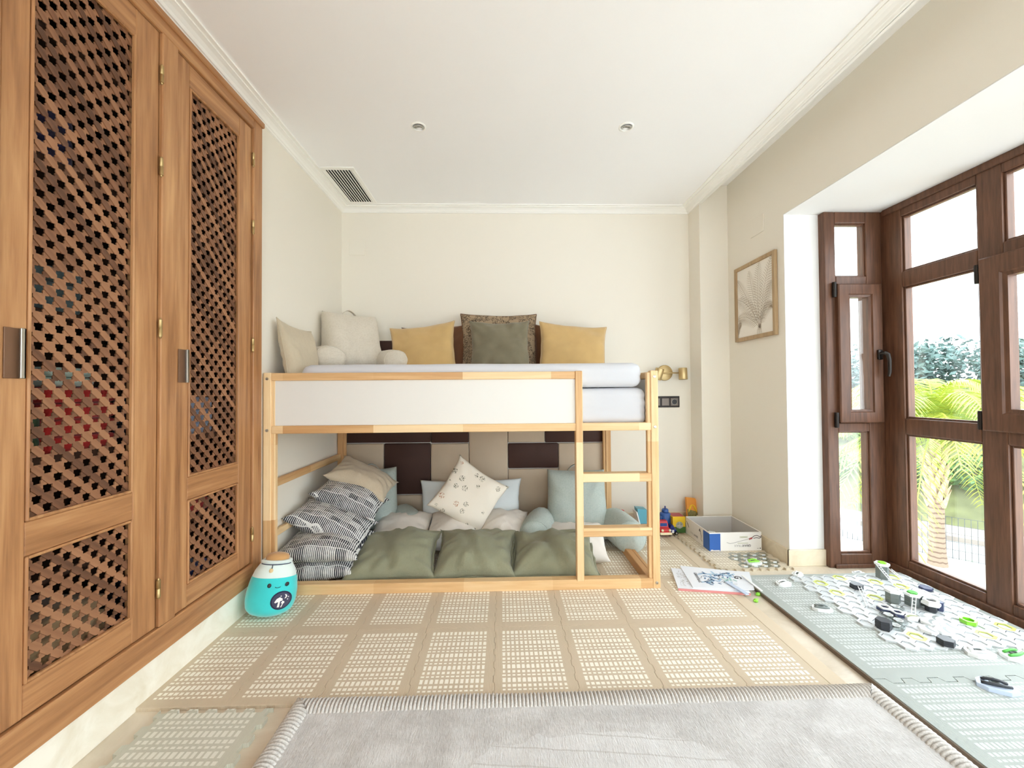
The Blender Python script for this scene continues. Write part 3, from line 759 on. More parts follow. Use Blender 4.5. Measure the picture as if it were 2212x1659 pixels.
def jig_tile(l, r, b, t, w=TW, h=TH, depth=.0055, gap=.0005, nx=4, ny=5, th=.012, mat=None):
    """l r b t: True when that side interlocks with a neighbour"""
    pts = []
    pts += jig((0, 0), (w, 0), depth, nx, 0) if b else [Vector((0, 0, 0))]
    pts += jig((w, 0), (w, h), depth, ny, 0) if r else [Vector((w, 0, 0))]
    pts += [v for v in reversed(jig((0, h), (w, h), depth, nx, 0)+[Vector((w, h, 0))])][:-1] if t else [Vector((w, h, 0))]
    pts += [v for v in reversed(jig((0, 0), (0, h), depth, ny, 0)+[Vector((0, h, 0))])][:-1] if l else [Vector((0, h, 0))]
    cx, cy = w/2, h/2; n = len(pts)
    out = []
    for i, p in enumerate(pts):          # pull the outline inwards by the gap
        a, c = pts[i-1], pts[(i+1) % n]
        t_ = (c-a); t_.normalize() if t_.length > 0 else None
        nn = Vector((-t_.y, t_.x, 0))
        out.append((p.x+nn.x*gap, p.y+nn.y*gap))
    bm = bmesh.new()
    lo = [bm.verts.new((x, y, 0)) for x, y in out]; mi = [bm.verts.new((x, y, th-.0012)) for x, y in out]
    hi = []
    for i, (x, y) in enumerate(out):
        p = Vector((x, y, 0)); a, c = Vector((*out[i-1], 0)), Vector((*out[(i+1) % n], 0)); t_ = c-a
        if t_.length > 0: t_.normalize()
        hi.append(bm.verts.new((x-t_.y*.0010, y+t_.x*.0010, th)))
    for i in range(n):
        j = (i+1) % n
        bm.faces.new((lo[i], lo[j], mi[j], mi[i])); bm.faces.new((mi[i], mi[j], hi[j], hi[i]))
    for tri in tessellate_polygon([[v.co for v in hi]]): up_face(bm, [hi[k] for k in tri])
    mb = MB().bm(bm); return mb.mesh('foam_tile', mat)
mat_t = thing('foam_play_mat', (-1.247, 1.395, ZF), 'large beige interlocking foam mat with white dashes under the bed', 'play mat')
cache = {}
NC, NR = 8, 4
for i in range(NC):
    for j in range(NR):
        key = (i > 0, i < NC-1, j > 0, j < NR-1)
        if key not in cache: cache[key] = jig_tile(*key, mat=m_mat)
        o = bpy.data.objects.new('foam_tile', cache[key]); C.objects.link(o); o.parent = mat_t
        o.location = (i*TW, j*TH, 0)
MB().box(-1.247+NC*TW+.001, -1.247+NC*TW+.062, 1.397, 3.08, ZF, -.0004, .001).build('edge_strip', plain('beige_foam_edge', (212, 196, 172), .75), mat_t)
# bay mat
m_bay = tile_print('grey_green_foam', (174, 180, 176), (210, 214, 213), .05, .88, .05, .78, 52, .006, .8)
bt = thing('foam_play_mat', (1.335, .62, ZF), 'grey-green foam mat on the floor along the long window', 'play mat')
BW, BHt = .925, .812
for j in range(2):
    me = jig_tile(False, False, j > 0, j < 1, BW, BHt, .022, .0009, 9, 4, .0185, m_bay)
    o = bpy.data.objects.new('foam_tile', me); C.objects.link(o); o.parent = bt; o.location = (0, j*(BHt+.002), 0)
m_dark_edge = plain('dark_foam_back', (112, 96, 82), .8)
MB().box(1.329, 1.335, .62, 2.245, ZF, .0045, .001).build('dark_edge', m_dark_edge, bt)
# spare single tiles with open teeth
def tooth_tile(name, x, y, w, h, th, mat, lab, nx, ny, rz=0, edge=None):
    pts = []
    def comb(p, q, n):
        p, q = Vector(p), Vector(q); d = q-p; L = d.length; d.normalize(); nrm = Vector((d.y, -d.x)); s = L/(2*n); r = []
        for k in range(n):
            a = 2*k*s
            r += [p+d*(a+s*.06)-nrm*.0, p+d*(a+s*.94)-nrm*.0, p+d*(a+s*1.06)-nrm*.017, p+d*(a+s*1.94)-nrm*.017]
        return r
    pts = comb((0, 0), (w, 0), nx)+comb((w, 0), (w, h), ny)+comb((w, h), (0, h), nx)+comb((0, h), (0, 0), ny)
    bm = bmesh.new(); lo = [bm.verts.new((p.x, p.y, 0)) for p in pts]; hi = [bm.verts.new((p.x, p.y, th)) for p in pts]; n = len(pts)
    for i in range(n): bm.faces.new((lo[i], lo[(i+1) % n], hi[(i+1) % n], hi[i]))
    [up_face(bm, [hi[k] for k in tri]) for tri in tessellate_polygon([[v.co for v in hi]])]
    o = MB().bm(bm).build(name, mat, None); o.location = (x, y, ZF); o.rotation_euler.z = rz
    return tag(o, lab, 'mat tile', 'single foam tiles')
m_gt = tile_print('sage_foam', (206, 206, 192), (234, 234, 224), .03, .33, .03, .40, 15)
tooth_tile('foam_tile', -1.150, .985, .375, .400, .014, m_gt, 'loose grey-green foam tile with open teeth in front of the wardrobe', 6, 6, R(-1))
m_gt2 = tile_print('cream_foam', (214, 202, 180), (238, 230, 214), .03, .40, .03, .55, 18)
tooth_tile('foam_tile', 1.262, 2.325, .450, .60, .0135, m_gt2, 'cream foam tile with open teeth under the open toy box', 9, 10, R(1))

# ================================================================== RUG
rx0, rx1, ry0, ry1 = -.706, 1.300, -.35, 1.400
rug = thing('plush_rug', ((rx0+rx1)/2, (ry0+ry1)/2, ZF), 'grey plush rug with a padded ribbed border in the foreground', 'rug')
mm = M('grey_plush', rough=1.0, spec=.05)
n1 = mm.noise(mm.coord(), 3.2, 4, .55, 1.4); n2 = mm.noise(mm.map((1, .25, 1)), 210, 3, .75); n3 = mm.noise(mm.map((.35, 1, 1), rot=(0, 0, .5)), 14, 4, .6, .6)
x, y, z = mm.xyz()
e = n1*.45+n2*.45+n3*.25
col = mm.ramp(e, [(.38, lin(170, 166, 164)), (.55, lin(194, 191, 189)), (.70, lin(214, 212, 211))])
# lighter brushed leaf shape and its lines
pa = (x*.94-y*.34-(-.36)).abs(); pb = y*.94+x*.34
leaf = ((x+.03)*(x+.03)*1.5+(y-.585)*(y-.585)*14.0+(n1-.5)*.25).lt(.20)
ln = ((y+x*.10+n3*.012)/.058).frac().lt(.09)
col = mm.mix(leaf*.35, col, lin(232, 232, 233)); col = mm.mix(leaf*ln*.5, col, lin(176, 170, 166))
mm.color(col); mm.bump(n2*.7+n3*.5, .9, .006); mm.b.inputs['Sheen Weight'].default_value = .5; m_plush = mm.m
mb = MB(); NX, NY = 150, 130; ix0, ix1, iy0, iy1 = rx0+.062, rx1-.062, ry0+.06, ry1-.062
for j in range(NY+1):
    for i in range(NX+1):
        px_, py_ = ix0+(ix1-ix0)*i/NX, iy0+(iy1-iy0)*j/NY
        hgt = .018+.003*mnoise.noise(Vector((px_*3, py_*3, 0)))+.0022*mnoise.noise(Vector((px_*16, py_*11, 2)))+.0015*mnoise.noise(Vector((px_*50, py_*34, 5)))
        mb.v.append(Vector((px_, py_, hgt)))
for j in range(NY):
    for i in range(NX): a = j*(NX+1)+i; mb.f.append((a, a+1, a+NX+2, a+NX+1))
mb.build('pile', m_plush, rug, True)
MB().box(ix0, ix1, iy0, iy1, ZF, .012).build('rug_base', m_plush, rug)
mm = M('ribbed_border', rough=1.0, spec=.05)
n2 = mm.noise(mm.coord(), 180, 3, .7)
mm.color(mm.ramp(n2, [(.3, lin(178, 172, 167)), (.6, lin(208, 204, 199))])); mm.bump(n2, .4, .003); m_rib = mm.m
def rib_border(p, q, inw):
    p, q, inw = Vector(p), Vector(q), Vector(inw); d = q-p; L = d.length; d.normalize()
    mb = MB(); pitch = .0128; per = 8; N = int(L/pitch)*per; K = 12; W, H = .074, .046
    for i in range(N+1):
        s = L*i/N; ph = 2*math.pi*(i % per)/per
        rib = abs(math.cos(ph/2))**.55
        wob = .004*mnoise.noise(Vector((s*5, p.x, p.y)))
        for k in range(K+1):
            a = math.pi*k/K
            off = W/2-math.cos(a)*W/2*(.97+.03*rib); z = ZF+math.sin(a)**.62*(H-.010*(1-rib)+wob)
            # mitre the ends
            t = min(max(s, off), L-off)
            mb.v.append(p+d*t+inw*off+Vector((0, 0, z)))
    for i in range(N):
        for k in range(K):
            a = i*(K+1)+k; mb.f.append((a, a+K+1, a+K+2, a+1))
    mb.build('ribbed_border', m_rib, rug, R(70))
rib_border((rx0, ry1, 0), (rx1, ry1, 0), (0, -1, 0)); rib_border((rx0, ry0, 0), (rx0, ry1, 0), (1, 0, 0)); rib_border((rx1, ry1, 0), (rx1, ry0, 0), (-1, 0, 0)); rib_border((rx1, ry0, 0), (rx0, ry0, 0), (0, 1, 0))

# ================================================================== WALL AND CEILING FITTINGS
def downlight(x, y, lab):
    t = thing('downlight', (x, y, ZC), lab, 'ceiling light', 'ceiling downlights')
    T = Matrix.Translation((x, y, ZC))
    MB().lathe([(.041, .004), (.041, -.003), (.036, -.006), (.031, -.005), (.028, .004)], 32, T, False).build('trim_ring', m_corn, t, R(40))
    T2 = T @ Matrix.Rotation(R(14), 4, 'X')
    MB().lathe([(.029, -.003), (.029, -.006), (.024, -.006), (.022, .0)], 28, T2, False).build('gimbal_ring', m_steel, t, R(40))
    MB().lathe([(.0225, -.002), (.020, -.0035), (.008, -.002), (.004, -.0045), (0, -.005)], 24, T2).build('lens', plain('lamp_lens', (150, 148, 142), .15, .6), t, True)
downlight(-.447, 2.19, 'recessed round downlight in the ceiling above the headboard middle')
downlight(.697, 2.175, 'recessed round downlight in the ceiling on the window side')
vt = thing('air_vent', (-1.064, 2.85, ZC), 'white ceiling air vent with dark slots in the left corner', 'vent')
f = MB(); vx0, vx1, vy0, vy1 = -1.166, -.948, 2.592, 3.092
f.box(vx0, vx1, vy0, vy0+.032, ZC-.006, ZC, .002).box(vx0, vx1, vy1-.022, vy1, ZC-.006, ZC, .002).box(vx0, vx0+.024, vy0+.031, vy1-.021, ZC-.006, ZC, .002).box(vx1-.028, vx1, vy0+.031, vy1-.021, ZC-.006, ZC, .002)
f.build('vent_frame', m_corn, vt)
MB().box(vx0+.01, vx1-.01, vy0+.01, vy1-.01, ZC-.0012, ZC-.0004).build('dark_duct', plain('duct_black', (8, 8, 8), 1), vt)
for k in range(9):
    xx = vx0+.034+k*.0185
    MB().box(xx, xx+.0050, vy0+.030, vy1-.02, ZC-.0055, ZC-.0014).build('vent_slat', m_corn, vt)
lm = thing('wall_lamp', (1.302, YB, 1.19), 'brass wall lamp with round plate and two spot heads by the bed', 'wall lamp')
ry = Matrix.Rotation(R(90), 4, 'X')
MB().lathe([(0, .022), (.054, .022), (.060, .018), (.062, .012), (.062, 0)], 40, Matrix.Translation((1.302, YB, 1.190)) @ ry).build('wall_plate', m_brass, lm, R(35))
MB().tube([(1.225, YB-.075, 1.186), (1.40, YB-.075, 1.186)], .005, 10).tube([(1.302, YB-.02, 1.188), (1.302, YB-.075, 1.186)], .007, 10).build('arm', m_brass, lm, True)
for (xx, tl_) in ((1.415, 0), (1.222, 14)):
    T = Matrix.Translation((xx, YB-.085, 1.180)) @ Matrix.Rotation(R(tl_), 4, 'Y') @ Matrix.Rotation(R(-4 if tl_ == 0 else 10), 4, 'X')
    sh = MB().lathe([(.022, -.046), (.031, -.046), (.032, -.044), (.032, .040), (.030, .044), (0, .045)], 28, T, False).build('lamp_head', m_brass, lm, R(40))
    MB().lathe([(0, -.038), (.024, -.040), (.024, -.036)], 20, T).build('bulb_lens', plain('bulb_glass', (225, 220, 205), .2), sh, True)
so = thing('power_socket', (1.33, YB, .958), 'dark bronze triple wall socket beside the bed post', 'socket')
MB().box(1.190, 1.420, YB-.009, YB, .914, 1.003, .003).build('face_plate', m_darkm, so)
for k in range(3):
    xx = 1.232+k*.072
    MB().box(xx-.030, xx+.030, YB-.013, YB-.008, .928, .988, .002).build('insert', plain('socket_insert_%d' % k, (112, 102, 94), .35, .6), so)
MB().lathe([(.021, .0155), (.0225, .0155), (.0225, .0125), (.021, .0125), (.021, .0155)], 24, Matrix.Translation((1.376, YB, .958)) @ ry, False).build('socket_rim', m_steel, so, True)
MB().lathe([(0, .0135), (.0205, .0135), (.0205, .0130)], 24, Matrix.Translation((1.376, YB, .958)) @ ry).build('socket_well', m_black, so)
o = MB().box(-1.196, -1.072, YB-.005, YB, 2.132, 2.250, .002).build('blank_plate', m_wall, None, org=(-1.134, YB, 2.13)); tag(o, 'square wall-coloured cover plate high on the back wall', 'cover plate')
o = MB().box(XR-.005, XR, 2.580, 2.720, 2.098, 2.216, .002).build('blank_plate', m_wall, None, org=(XR, 2.65, 2.098)); tag(o, 'square wall-coloured cover plate above the framed palm print', 'cover plate')
# framed palm print
pf = thing('framed_print', (XR, 2.675, 1.40), 'framed line drawing of palm leaves in a light wood frame', 'picture')
m_fr = wood('frame_oak', (150, 124, 92), (174, 147, 112), (190, 164, 128), 2, .5)
f = MB(); rect_frame(f, 'x', 2.457, 2.893, 1.397, 1.932, .026, .026, .026, .026, XR-.022, XR-.001, .002); f.build('frame', m_fr, pf)
MB().box(XR-.012, XR-.004, 2.47, 2.88, 1.41, 1.92).build('paper', plain('art_paper', (236, 230, 220), .8), pf)
ink = MB()
def frond(p0, p1, p2, ll, n=26, tw=.0011):
    pts = bez((0, *p0), (0, *p1), (0, *p2), n)
    def strip(a, b, w0, w1):
        d = (b-a); nn = Vector((0, -d.z, d.y)); nn = nn.normalized() if nn.length else nn
        x = XR-.0126
        q = [a+nn*w0, a-nn*w0, b-nn*w1, b+nn*w1]
        q = [Vector((x, min(2.876, max(2.480, v.y)), min(1.906, max(1.422, v.z)))) for v in q]
        ink.add(q, [(0, 1, 2, 3)])
    for i in range(n): strip(pts[i], pts[i+1], tw, tw)
    for i in range(3, n+1):
        d = (pts[i]-pts[i-1]).normalized(); nn = Vector((0, -d.z, d.y)); L = ll*math.sin(math.pi*min(.97, .12+.85*i/n))**.7
        for sgn in (1, -1):
            e = pts[i]+d*L*.62+nn*sgn*L*.72+Vector((0, 0, -L*.25))
            m_ = pts[i]+(e-pts[i])*.5+Vector((0, 0, L*.06))
            strip(pts[i], m_, .0004, .0013); strip(m_, e, .0013, .0002)
base = (2.62, 1.46)
for (a, b, l) in (((2.60, 1.70), (2.50, 1.90), .085), ((2.66, 1.75), (2.62, 1.90), .08), ((2.70, 1.72), (2.73, 1.87), .075), ((2.72, 1.66), (2.86, 1.70), .085), ((2.76, 1.60), (2.86, 1.56), .07), ((2.56, 1.62), (2.50, 1.60), .06), ((2.54, 1.72), (2.49, 1.74), .06), ((2.80, 1.78), (2.87, 1.84), .06)):
    frond(base, a, b, l)
frond((2.86, 1.43), (2.88, 1.50), (2.83, 1.53), .04); 
for k in range(6): frond((2.60+.010*k, 1.425), (2.61+.008*k, 1.45), (2.61+.004*k, 1.49), .004, 6)
ink.build('leaf_drawing', plain('sepia_ink', (170, 154, 134), .9), pf)

# ================================================================== PLUSH JAR TOY
pj = thing('plush_toy', (-1.115, 1.945, 0), 'turquoise plush jar toy with a cork lid and mushroom badge by the bed post', 'plush toy')
T = Matrix.Translation((-1.118, 1.955, .004)) @ Matrix.Rotation(R(22), 4, 'Z') @ Matrix.Rotation(R(8), 4, 'Y') @ Matrix.Rotation(R(-8), 4, 'X')
m_turq = fabric('turquoise_plush', (64, 214, 216), .95, .12, 200, .3, .6); m_mint = fabric('white_plush', (226, 240, 236), .95, .05, 200, .3, .6)
m_cork = fabric('cork_plush', (206, 158, 104), .95, .12, 120, .3, .4); m_navy = fabric('navy_felt', (38, 44, 72), .95, .05)
def prad(z):      # half width of the jar at height z
    ks = [(0, .055), (.008, .078), (.03, .100), (.07, .108), (.11, .107), (.16, .099), (.20, .086), (.225, .071), (.238, .060)]
    for (a, b), (c, d) in zip(ks, ks[1:]):
        if a <= z <= c: t = (z-a)/(c-a); t = t*t*(3-2*t) if False else t; return b+(d-b)*t
    return ks[-1][1]
FL = .78
def jar(z0, z1, n=14, s=32, cap=True):
    mb = MB()
    for i in range(n+1):
        z = z0+(z1-z0)*i/n; r = prad(z)
        for k in range(s):
            a = 2*math.pi*k/s; mb.v.append(Vector((r*math.cos(a), r*FL*math.sin(a), z)))
    for i in range(n):
        for k in range(s): k2 = (k+1) % s; mb.f.append((i*s+k, i*s+k2, (i+1)*s+k2, (i+1)*s+k))
    if cap: mb.f.append(tuple(range(s-1, -1, -1))); mb.f.append(tuple(n*s+k for k in range(s)))
    mb.v = [T @ v for v in mb.v]; return mb
jar(0, .175).build('body', m_turq, pj, R(60)); jar(.1752, .238).build('shoulder', m_mint, pj, R(60))
mb = MB().lathe([(.056, .232), (.066, .236), (.067, .243), (.060, .247), (.052, .247)], 28, None, False); mb.v = [T @ Vector((v.x, v.y*FL, v.z)) for v in mb.v]; mb.build('rim', m_mint, pj, True)
mb = MB().lathe([(.050, .240), (.052, .256), (.046, .268), (.028, .275), (0, .277)], 28); mb.v = [T @ Vector((v.x, v.y*FL, v.z)) for v in mb.v]; mb.build('cork_lid', m_cork, pj, True)
def surf(x, z, e=.0012):
    r = prad(z); x = max(-r*.98, min(r*.98, x)); return T @ Vector((x, -FL*math.sqrt(max(0, r*r-x*x))-e, z))
mb = MB().tube([surf(prad(.232)*.97*math.sin(R(a)), .231, .002) for a in range(-78, 80, 6)], .0022, 6); mb.tube([surf(-.012, .231, .002), surf(-.012, .216, .003)], .0018, 6); mb.build('neck_cord', m_navy, pj, True)
def patch(poly, mat, name, par, e):
    cx = sum(p[0] for p in poly)/len(poly); cz = sum(p[1] for p in poly)/len(poly); mb = MB(); n = len(poly); K = 4
    mb.v.append(surf(cx, cz, e+.0015))
    for k in range(1, K+1):
        for (a, b) in poly: mb.v.append(surf(cx+(a-cx)*k/K, cz+(b-cz)*k/K, e+.0015 if k < K else e))
    for i in range(n): mb.f.append((0, 1+i, 1+(i+1) % n))
    for k in range(K-1):
        for i in range(n): a = 1+k*n; mb.f.append((a+i, a+n+i, a+n+(i+1) % n, a+(i+1) % n))
    return mb.build(name, mat, par, True)
ell = lambda cx, cz, a, b, n=20: [(cx+a*math.cos(2*math.pi*k/n), cz+b*math.sin(2*math.pi*k/n)) for k in range(n)]
mw = plain('badge_white', (244, 240, 238), .8)
EX, EZ = .048, .078
bd = patch(ell(EX, EZ, .043, .041, 28), m_navy, 'badge', pj, .001)
patch(ell(EX, EZ, .037, .035, 28), fabric('badge_grey', (74, 74, 98)), 'badge_ground', bd, .0022)
patch([(EX-.026, EZ-.004), (EX-.018, EZ+.010), (EX-.006, EZ+.016), (EX+.006, EZ+.008), (EX+.006, EZ+.000), (EX-.008, EZ-.003), (EX-.022, EZ-.008)], mw, 'mushroom_cap', bd, .0042)
patch([(EX-.010, EZ-.003), (EX-.003, EZ-.002), (EX-.004, EZ-.028), (EX-.013, EZ-.028)], mw, 'mushroom_stem', bd, .0042)
patch([(EX+.001, EZ-.010), (EX+.007, EZ-.001), (EX+.015, EZ-.006), (EX+.014, EZ-.013), (EX+.006, EZ-.014)], mw, 'mushroom_cap', bd, .0042)
patch([(EX+.007, EZ-.012), (EX+.011, EZ-.012), (EX+.005, EZ-.030), (EX+.001, EZ-.029)], mw, 'mushroom_stem', bd, .0042)
patch([(EX+.012, EZ+.026), (EX+.019, EZ+.024), (EX+.023, EZ+.016), (EX+.019, EZ+.008), (EX+.012, EZ+.007), (EX+.018, EZ+.013), (EX+.018, EZ+.020)], mw, 'moon', bd, .0042)
for (a, b) in ((-.002, .020), (.028, .012), (.026, .002)): patch(ell(EX+a, EZ+b, .0025, .0025, 8), mw, 'star', bd, .0042)
for (a, b) in ((-.010, .146), (.062, .146)): patch(ell(a, b, .0085, .0095, 14), m_black, 'eye', pj, .0015)
mb = MB().tube([surf(.026+.011*math.sin(R(a)), .138-.006*math.cos(R(a))+.003, .0016) for a in range(-75, 76, 15)], .0012, 5); mb.build('smile', m_black, pj)
patch(ell(-.014, .208, .009, .009, 12), plain('charm_gold', (226, 200, 150), .5), 'charm', pj, .003)

# ================================================================== OPEN TOY BOX
bxT = thing('toy_box', (1.52, 2.76, .002), 'open white cardboard toy box with blue corner and upside-down lettering', 'box')
m_card = plain('white_card', (236, 232, 226), .6); m_cardin = plain('grey_card', (196, 192, 188), .8); m_blu = plain('print_blue', (46, 96, 172), .5); m_bk = plain('print_black', (52, 48, 50), .6); m_gr = plain('print_grey', (176, 172, 168), .6); m_redp = plain('print_red', (172, 78, 78), .6); m_olv = plain('print_olive', (150, 156, 104), .6)
qx0, qx1, qy0, qy1, qz0, qz1 = 1.345, 1.690, 2.594, 2.935, .002, .122
w_ = .005
MB().box(qx0, qx1, qy0, qy0+w_, qz0, qz1, .001).box(qx0, qx0+w_, qy0+w_, qy1, qz0, qz1, .001).box(qx0, qx1, qy1-w_, qy1, qz0, qz1, .001).box(qx1-w_, qx1, qy0+w_, qy1, qz0, qz1, .001).build('box_walls', m_card, bxT)
MB().box(qx0+w_, qx1-w_, qy0+w_, qy1-w_, qz0, qz0+.004).build('box_floor', m_cardin, bxT)
li = MB().box(qx0+w_, qx1-w_, qy0+w_, qy0+w_+.001, qz0+.004, qz1-.003).box(qx0+w_, qx0+w_+.001, qy0+w_, qy1-w_, qz0+.004, qz1-.003).box(qx0+w_, qx1-w_, qy1-w_-.001, qy1-w_, qz0+.004, qz1-.003).box(qx1-w_-.001, qx1-w_, qy0+w_, qy1-w_, qz0+.004, qz1-.003); li.build('box_lining', m_cardin, bxT)
MB().box(qx0-.0008, qx0+.072, qy0-.0008, qy0, qz0+.002, qz1-.007).box(qx0-.0008, qx0, qy0-.0008, qy0+.080, qz0+.002, qz1-.007).build('blue_corner', m_blu, bxT)
def text_mesh(s, size, mat4, mat, name, par, bold=.0):
    cu = bpy.data.curves.new('lettering', 'FONT'); cu.body = s; cu.size = size; cu.align_x = 'CENTER'; cu.align_y = 'CENTER'; cu.offset = bold; cu.resolution_u = 2
    ob = bpy.data.objects.new('lettering_tmp', cu); C.objects.link(ob)
    me = bpy.data.meshes.new_from_object(ob.evaluated_get(bpy.context.evaluated_depsgraph_get()))
    C.objects.unlink(ob); bpy.data.objects.remove(ob)
    mb = MB().add([mat4 @ v.co for v in me.vertices], [tuple(p.vertices) for p in me.polygons]); bpy.data.meshes.remove(me)
    return mb.build(name, mat, par)
yf = qy0-.0006
def onfront(x, z, flip=True): return basis((x, yf, z), (-1, 0, 0) if flip else (1, 0, 0), (0, 0, -1) if flip else (0, 0, 1))
text_mesh('GRAVI', .020, onfront(1.590, .036), m_bk, 'lettering', bxT, .0004); text_mesh('TRAX', .020, onfront(1.533, .036), m_gr, 'lettering', bxT, .0002)
g = MB().box(1.53, 1.60, yf, yf+.0004, .050, .0525).build('green_line', m_olv, bxT)
mb = MB(); rect_frame(mb, 'y', 1.545, 1.597, .085, .096, .001, .001, .001, .001, yf, yf+.0004, 0); mb.build('olive_frame', m_olv, bxT)
MB().box(1.549, 1.593, yf, yf+.0004, .0888, .0922).build('olive_bar', m_olv, bxT)
MB().box(1.677, 1.683, yf, yf+.0004, .013, .020).build('small_print', m_bk, bxT); MB().box(1.658, 1.671, yf, yf+.0004, .0145, .018).build('small_print', m_gr, bxT)
MB().box(qx0+.006, qx0+.066, yf-.0010, yf-.0003, .005, .0095).box(qx0+.010, qx0+.022, yf-.0010, yf-.0003, .009, .0125).build('white_print_strip', m_card, bxT)
def flat(pts, w, mat, name, xside=False):
    mb = MB()
    for a, b in zip(pts, pts[1:]):
        a, b = Vector((a[0], 0, a[1])), Vector((b[0], 0, b[1])); d = b-a; n = Vector((-d.z, 0, d.x)).normalized()*w/2
        q = [a+n, a-n, b-n, b+n]
        mb.add([(qx0-.0006, v.x, v.z) if xside else (v.x, yf, v.z) for v in q], [(0, 1, 2, 3)])
    return mb.build(name, mat, bxT)
flat([(1.458, .058), (1.480, .050), (1.500, .053), (1.61, .080)], .0035, m_gr, 'track_drawing'); flat([(1.605, .077), (1.628, .084)], .011, m_redp, 'track_drawing')
flat([(1.625, .085), (1.642, .098), (1.660, .100), (1.682, .090), (1.690, .100)], .004, m_bk, 'track_drawing'); flat([(1.635, .082), (1.655, .086), (1.675, .082), (1.688, .088)], .004, m_bk, 'track_drawing')
flat([(2.70, .06), (2.71, .085), (2.72, .105), (2.73, .09), (2.715, .09)], .006, m_bk, 'track_drawing', True); flat([(2.70, .06), (2.705, .04), (2.69, .03)], .004, m_bk, 'track_drawing', True); flat([(2.90, .085), (2.88, .06), (2.915, .095)], .006, m_bk, 'track_drawing', True)
text_mesh('GRAVI', .020, basis((qx0-.0006, 2.775, .036), (0, 1, 0), (0, 0, -1)), m_bk, 'lettering', bxT, .0003); text_mesh('TRAX', .020, basis((qx0-.0006, 2.832, .036), (0, 1, 0), (0, 0, -1)), m_gr, 'lettering', bxT)
m_wp = plain('white_plastic', (238, 240, 240), .35); m_gp = plain('grey_plastic', (120, 128, 126), .4); m_dp = plain('dark_grey_plastic', (44, 46, 52), .4); m_lime = plain('lime_plastic', (140, 214, 60), .35); m_yel = plain('yellow_green_plastic', (206, 212, 112), .45); m_navyp = plain('navy_plastic', (58, 66, 100), .4); m_grn = plain('green_plastic', (84, 176, 70), .4); m_base_p = plain('board_plastic', (206, 210, 212), .45)
for k, (a, b) in enumerate(((1.45, 2.70), (1.52, 2.74), (1.60, 2.70), (1.47, 2.80))):
    o = MB().prism(hexa(.030), 0, .035).ring(hexa(.031), hexa(.020), .035, .045).build('track_piece', m_wp, None, org=(0, 0, 0)); o.location = (a, b, .006); tag(o, ['white hexagonal track piece inside the toy box, nearest its blue corner', 'white hexagonal track piece in the middle of the toy box', 'white hexagonal track piece at the right inside the toy box', 'white hexagonal track piece at the back inside the toy box'][k], 'toy piece', 'track pieces in the toy box')

# ================================================================== BOOKLETS
def booklet(name, pts, z, th, mats, lab, curl=0):
    t = thing(name, (pts[0][0], pts[0][1], z), lab, 'booklet', 'manuals on the floor')
    n = 8; mb = MB()
    a, b, c, d = [Vector((*p, 0)) for p in pts]      # near-left, near-right, far-right, far-left
    def pt(u, v, h): q = a*(1-u)*(1-v)+b*u*(1-v)+c*u*v+d*(1-u)*v; return Vector((q.x, q.y, z+h+curl*max(0, u-.55)**2*2+curl*.35*max(0, v-.7)))
    for h in (0, th):
        for j in range(n+1):
            for i in range(n+1): mb.v.append(pt(i/n, j/n, h))
    K = (n+1)**2
    for j in range(n):
        for i in range(n):
            q = (j*(n+1)+i, j*(n+1)+i+1, (j+1)*(n+1)+i+1, (j+1)*(n+1)+i); mb.f.append(q[::-1]); mb.f.append(tuple(k+K for k in q))
    for i in range(n):
        mb.f.append((i, i+1, i+1+K, i+K)); s = n*(n+1); mb.f.append((s+i+1, s+i, s+i+K, s+i+1+K))
        mb.f.append(((i+1)*(n+1), i*(n+1), i*(n+1)+K, (i+1)*(n+1)+K)); mb.f.append((i*(n+1)+n, (i+1)*(n+1)+n, (i+1)*(n+1)+n+K, i*(n+1)+n+K))
    mb.build('pages', mats, t)
    return t, pt
m_page = plain('glossy_page', (234, 238, 246), .35); m_pink = plain('pink_spine', (216, 140, 140), .6); m_ltb = plain('print_pale_blue', (170, 200, 224), .5); m_mdb = plain('print_mid_blue', (96, 128, 166), .5); m_teal = plain('print_teal', (140, 196, 190), .5)
t1, pt1 = booklet('manual', [(.921, 2.105), (1.268, 2.040), (1.335, 2.280), (.985, 2.345)], .0005, .010, m_page, 'white manual with a pink spine at the bottom of the pair')
sp = MB(); sp.add([pt1(u, -.012, h) for u in (0, 1) for h in (.0, .0103)]+[pt1(u, .004, h) for u in (0, 1) for h in (.0, .0103)], [(0, 2, 3, 1), (4, 5, 7, 6), (1, 3, 7, 5), (0, 4, 6, 2), (0, 1, 5, 4), (2, 6, 7, 3)]); sp.build('spine', m_pink, t1)
def decal(pt, th, quads, mat, name, par):
    mb = MB()
    for poly in quads: mb.add([pt(u, v, th+.0006) for (u, v) in poly], [tuple(range(len(poly)))])
    return mb.build(name, mat, par)
def strokes(rn, n, u0, u1, v0, v1, L, W):
    r = []
    for _ in range(n):
        u, v, a = rn.uniform(u0, u1), rn.uniform(v0, v1), rn.uniform(0, 3.14); du, dv = L*math.cos(a), L*math.sin(a)*1.4; nu, nv = -W*math.sin(a), W*math.cos(a)*1.4
        r.append([(u-du+nu, v-dv+nv), (u-du-nu, v-dv-nv), (u+du-nu, v+dv-nv), (u+du+nu, v+dv+nv)])
    return r
rn = random.Random(3)
decal(pt1, .010, strokes(rn, 60, .06, .24, .12, .85, .022, .0025), m_gr, 'line_drawing', t1)
t2, pt2 = booklet('manual', [(1.000, 2.105), (1.300, 2.060), (1.395, 2.255), (1.045, 2.362)], .0112, .004, m_page, 'white manual with a blue track picture lying on the other manual', .012)
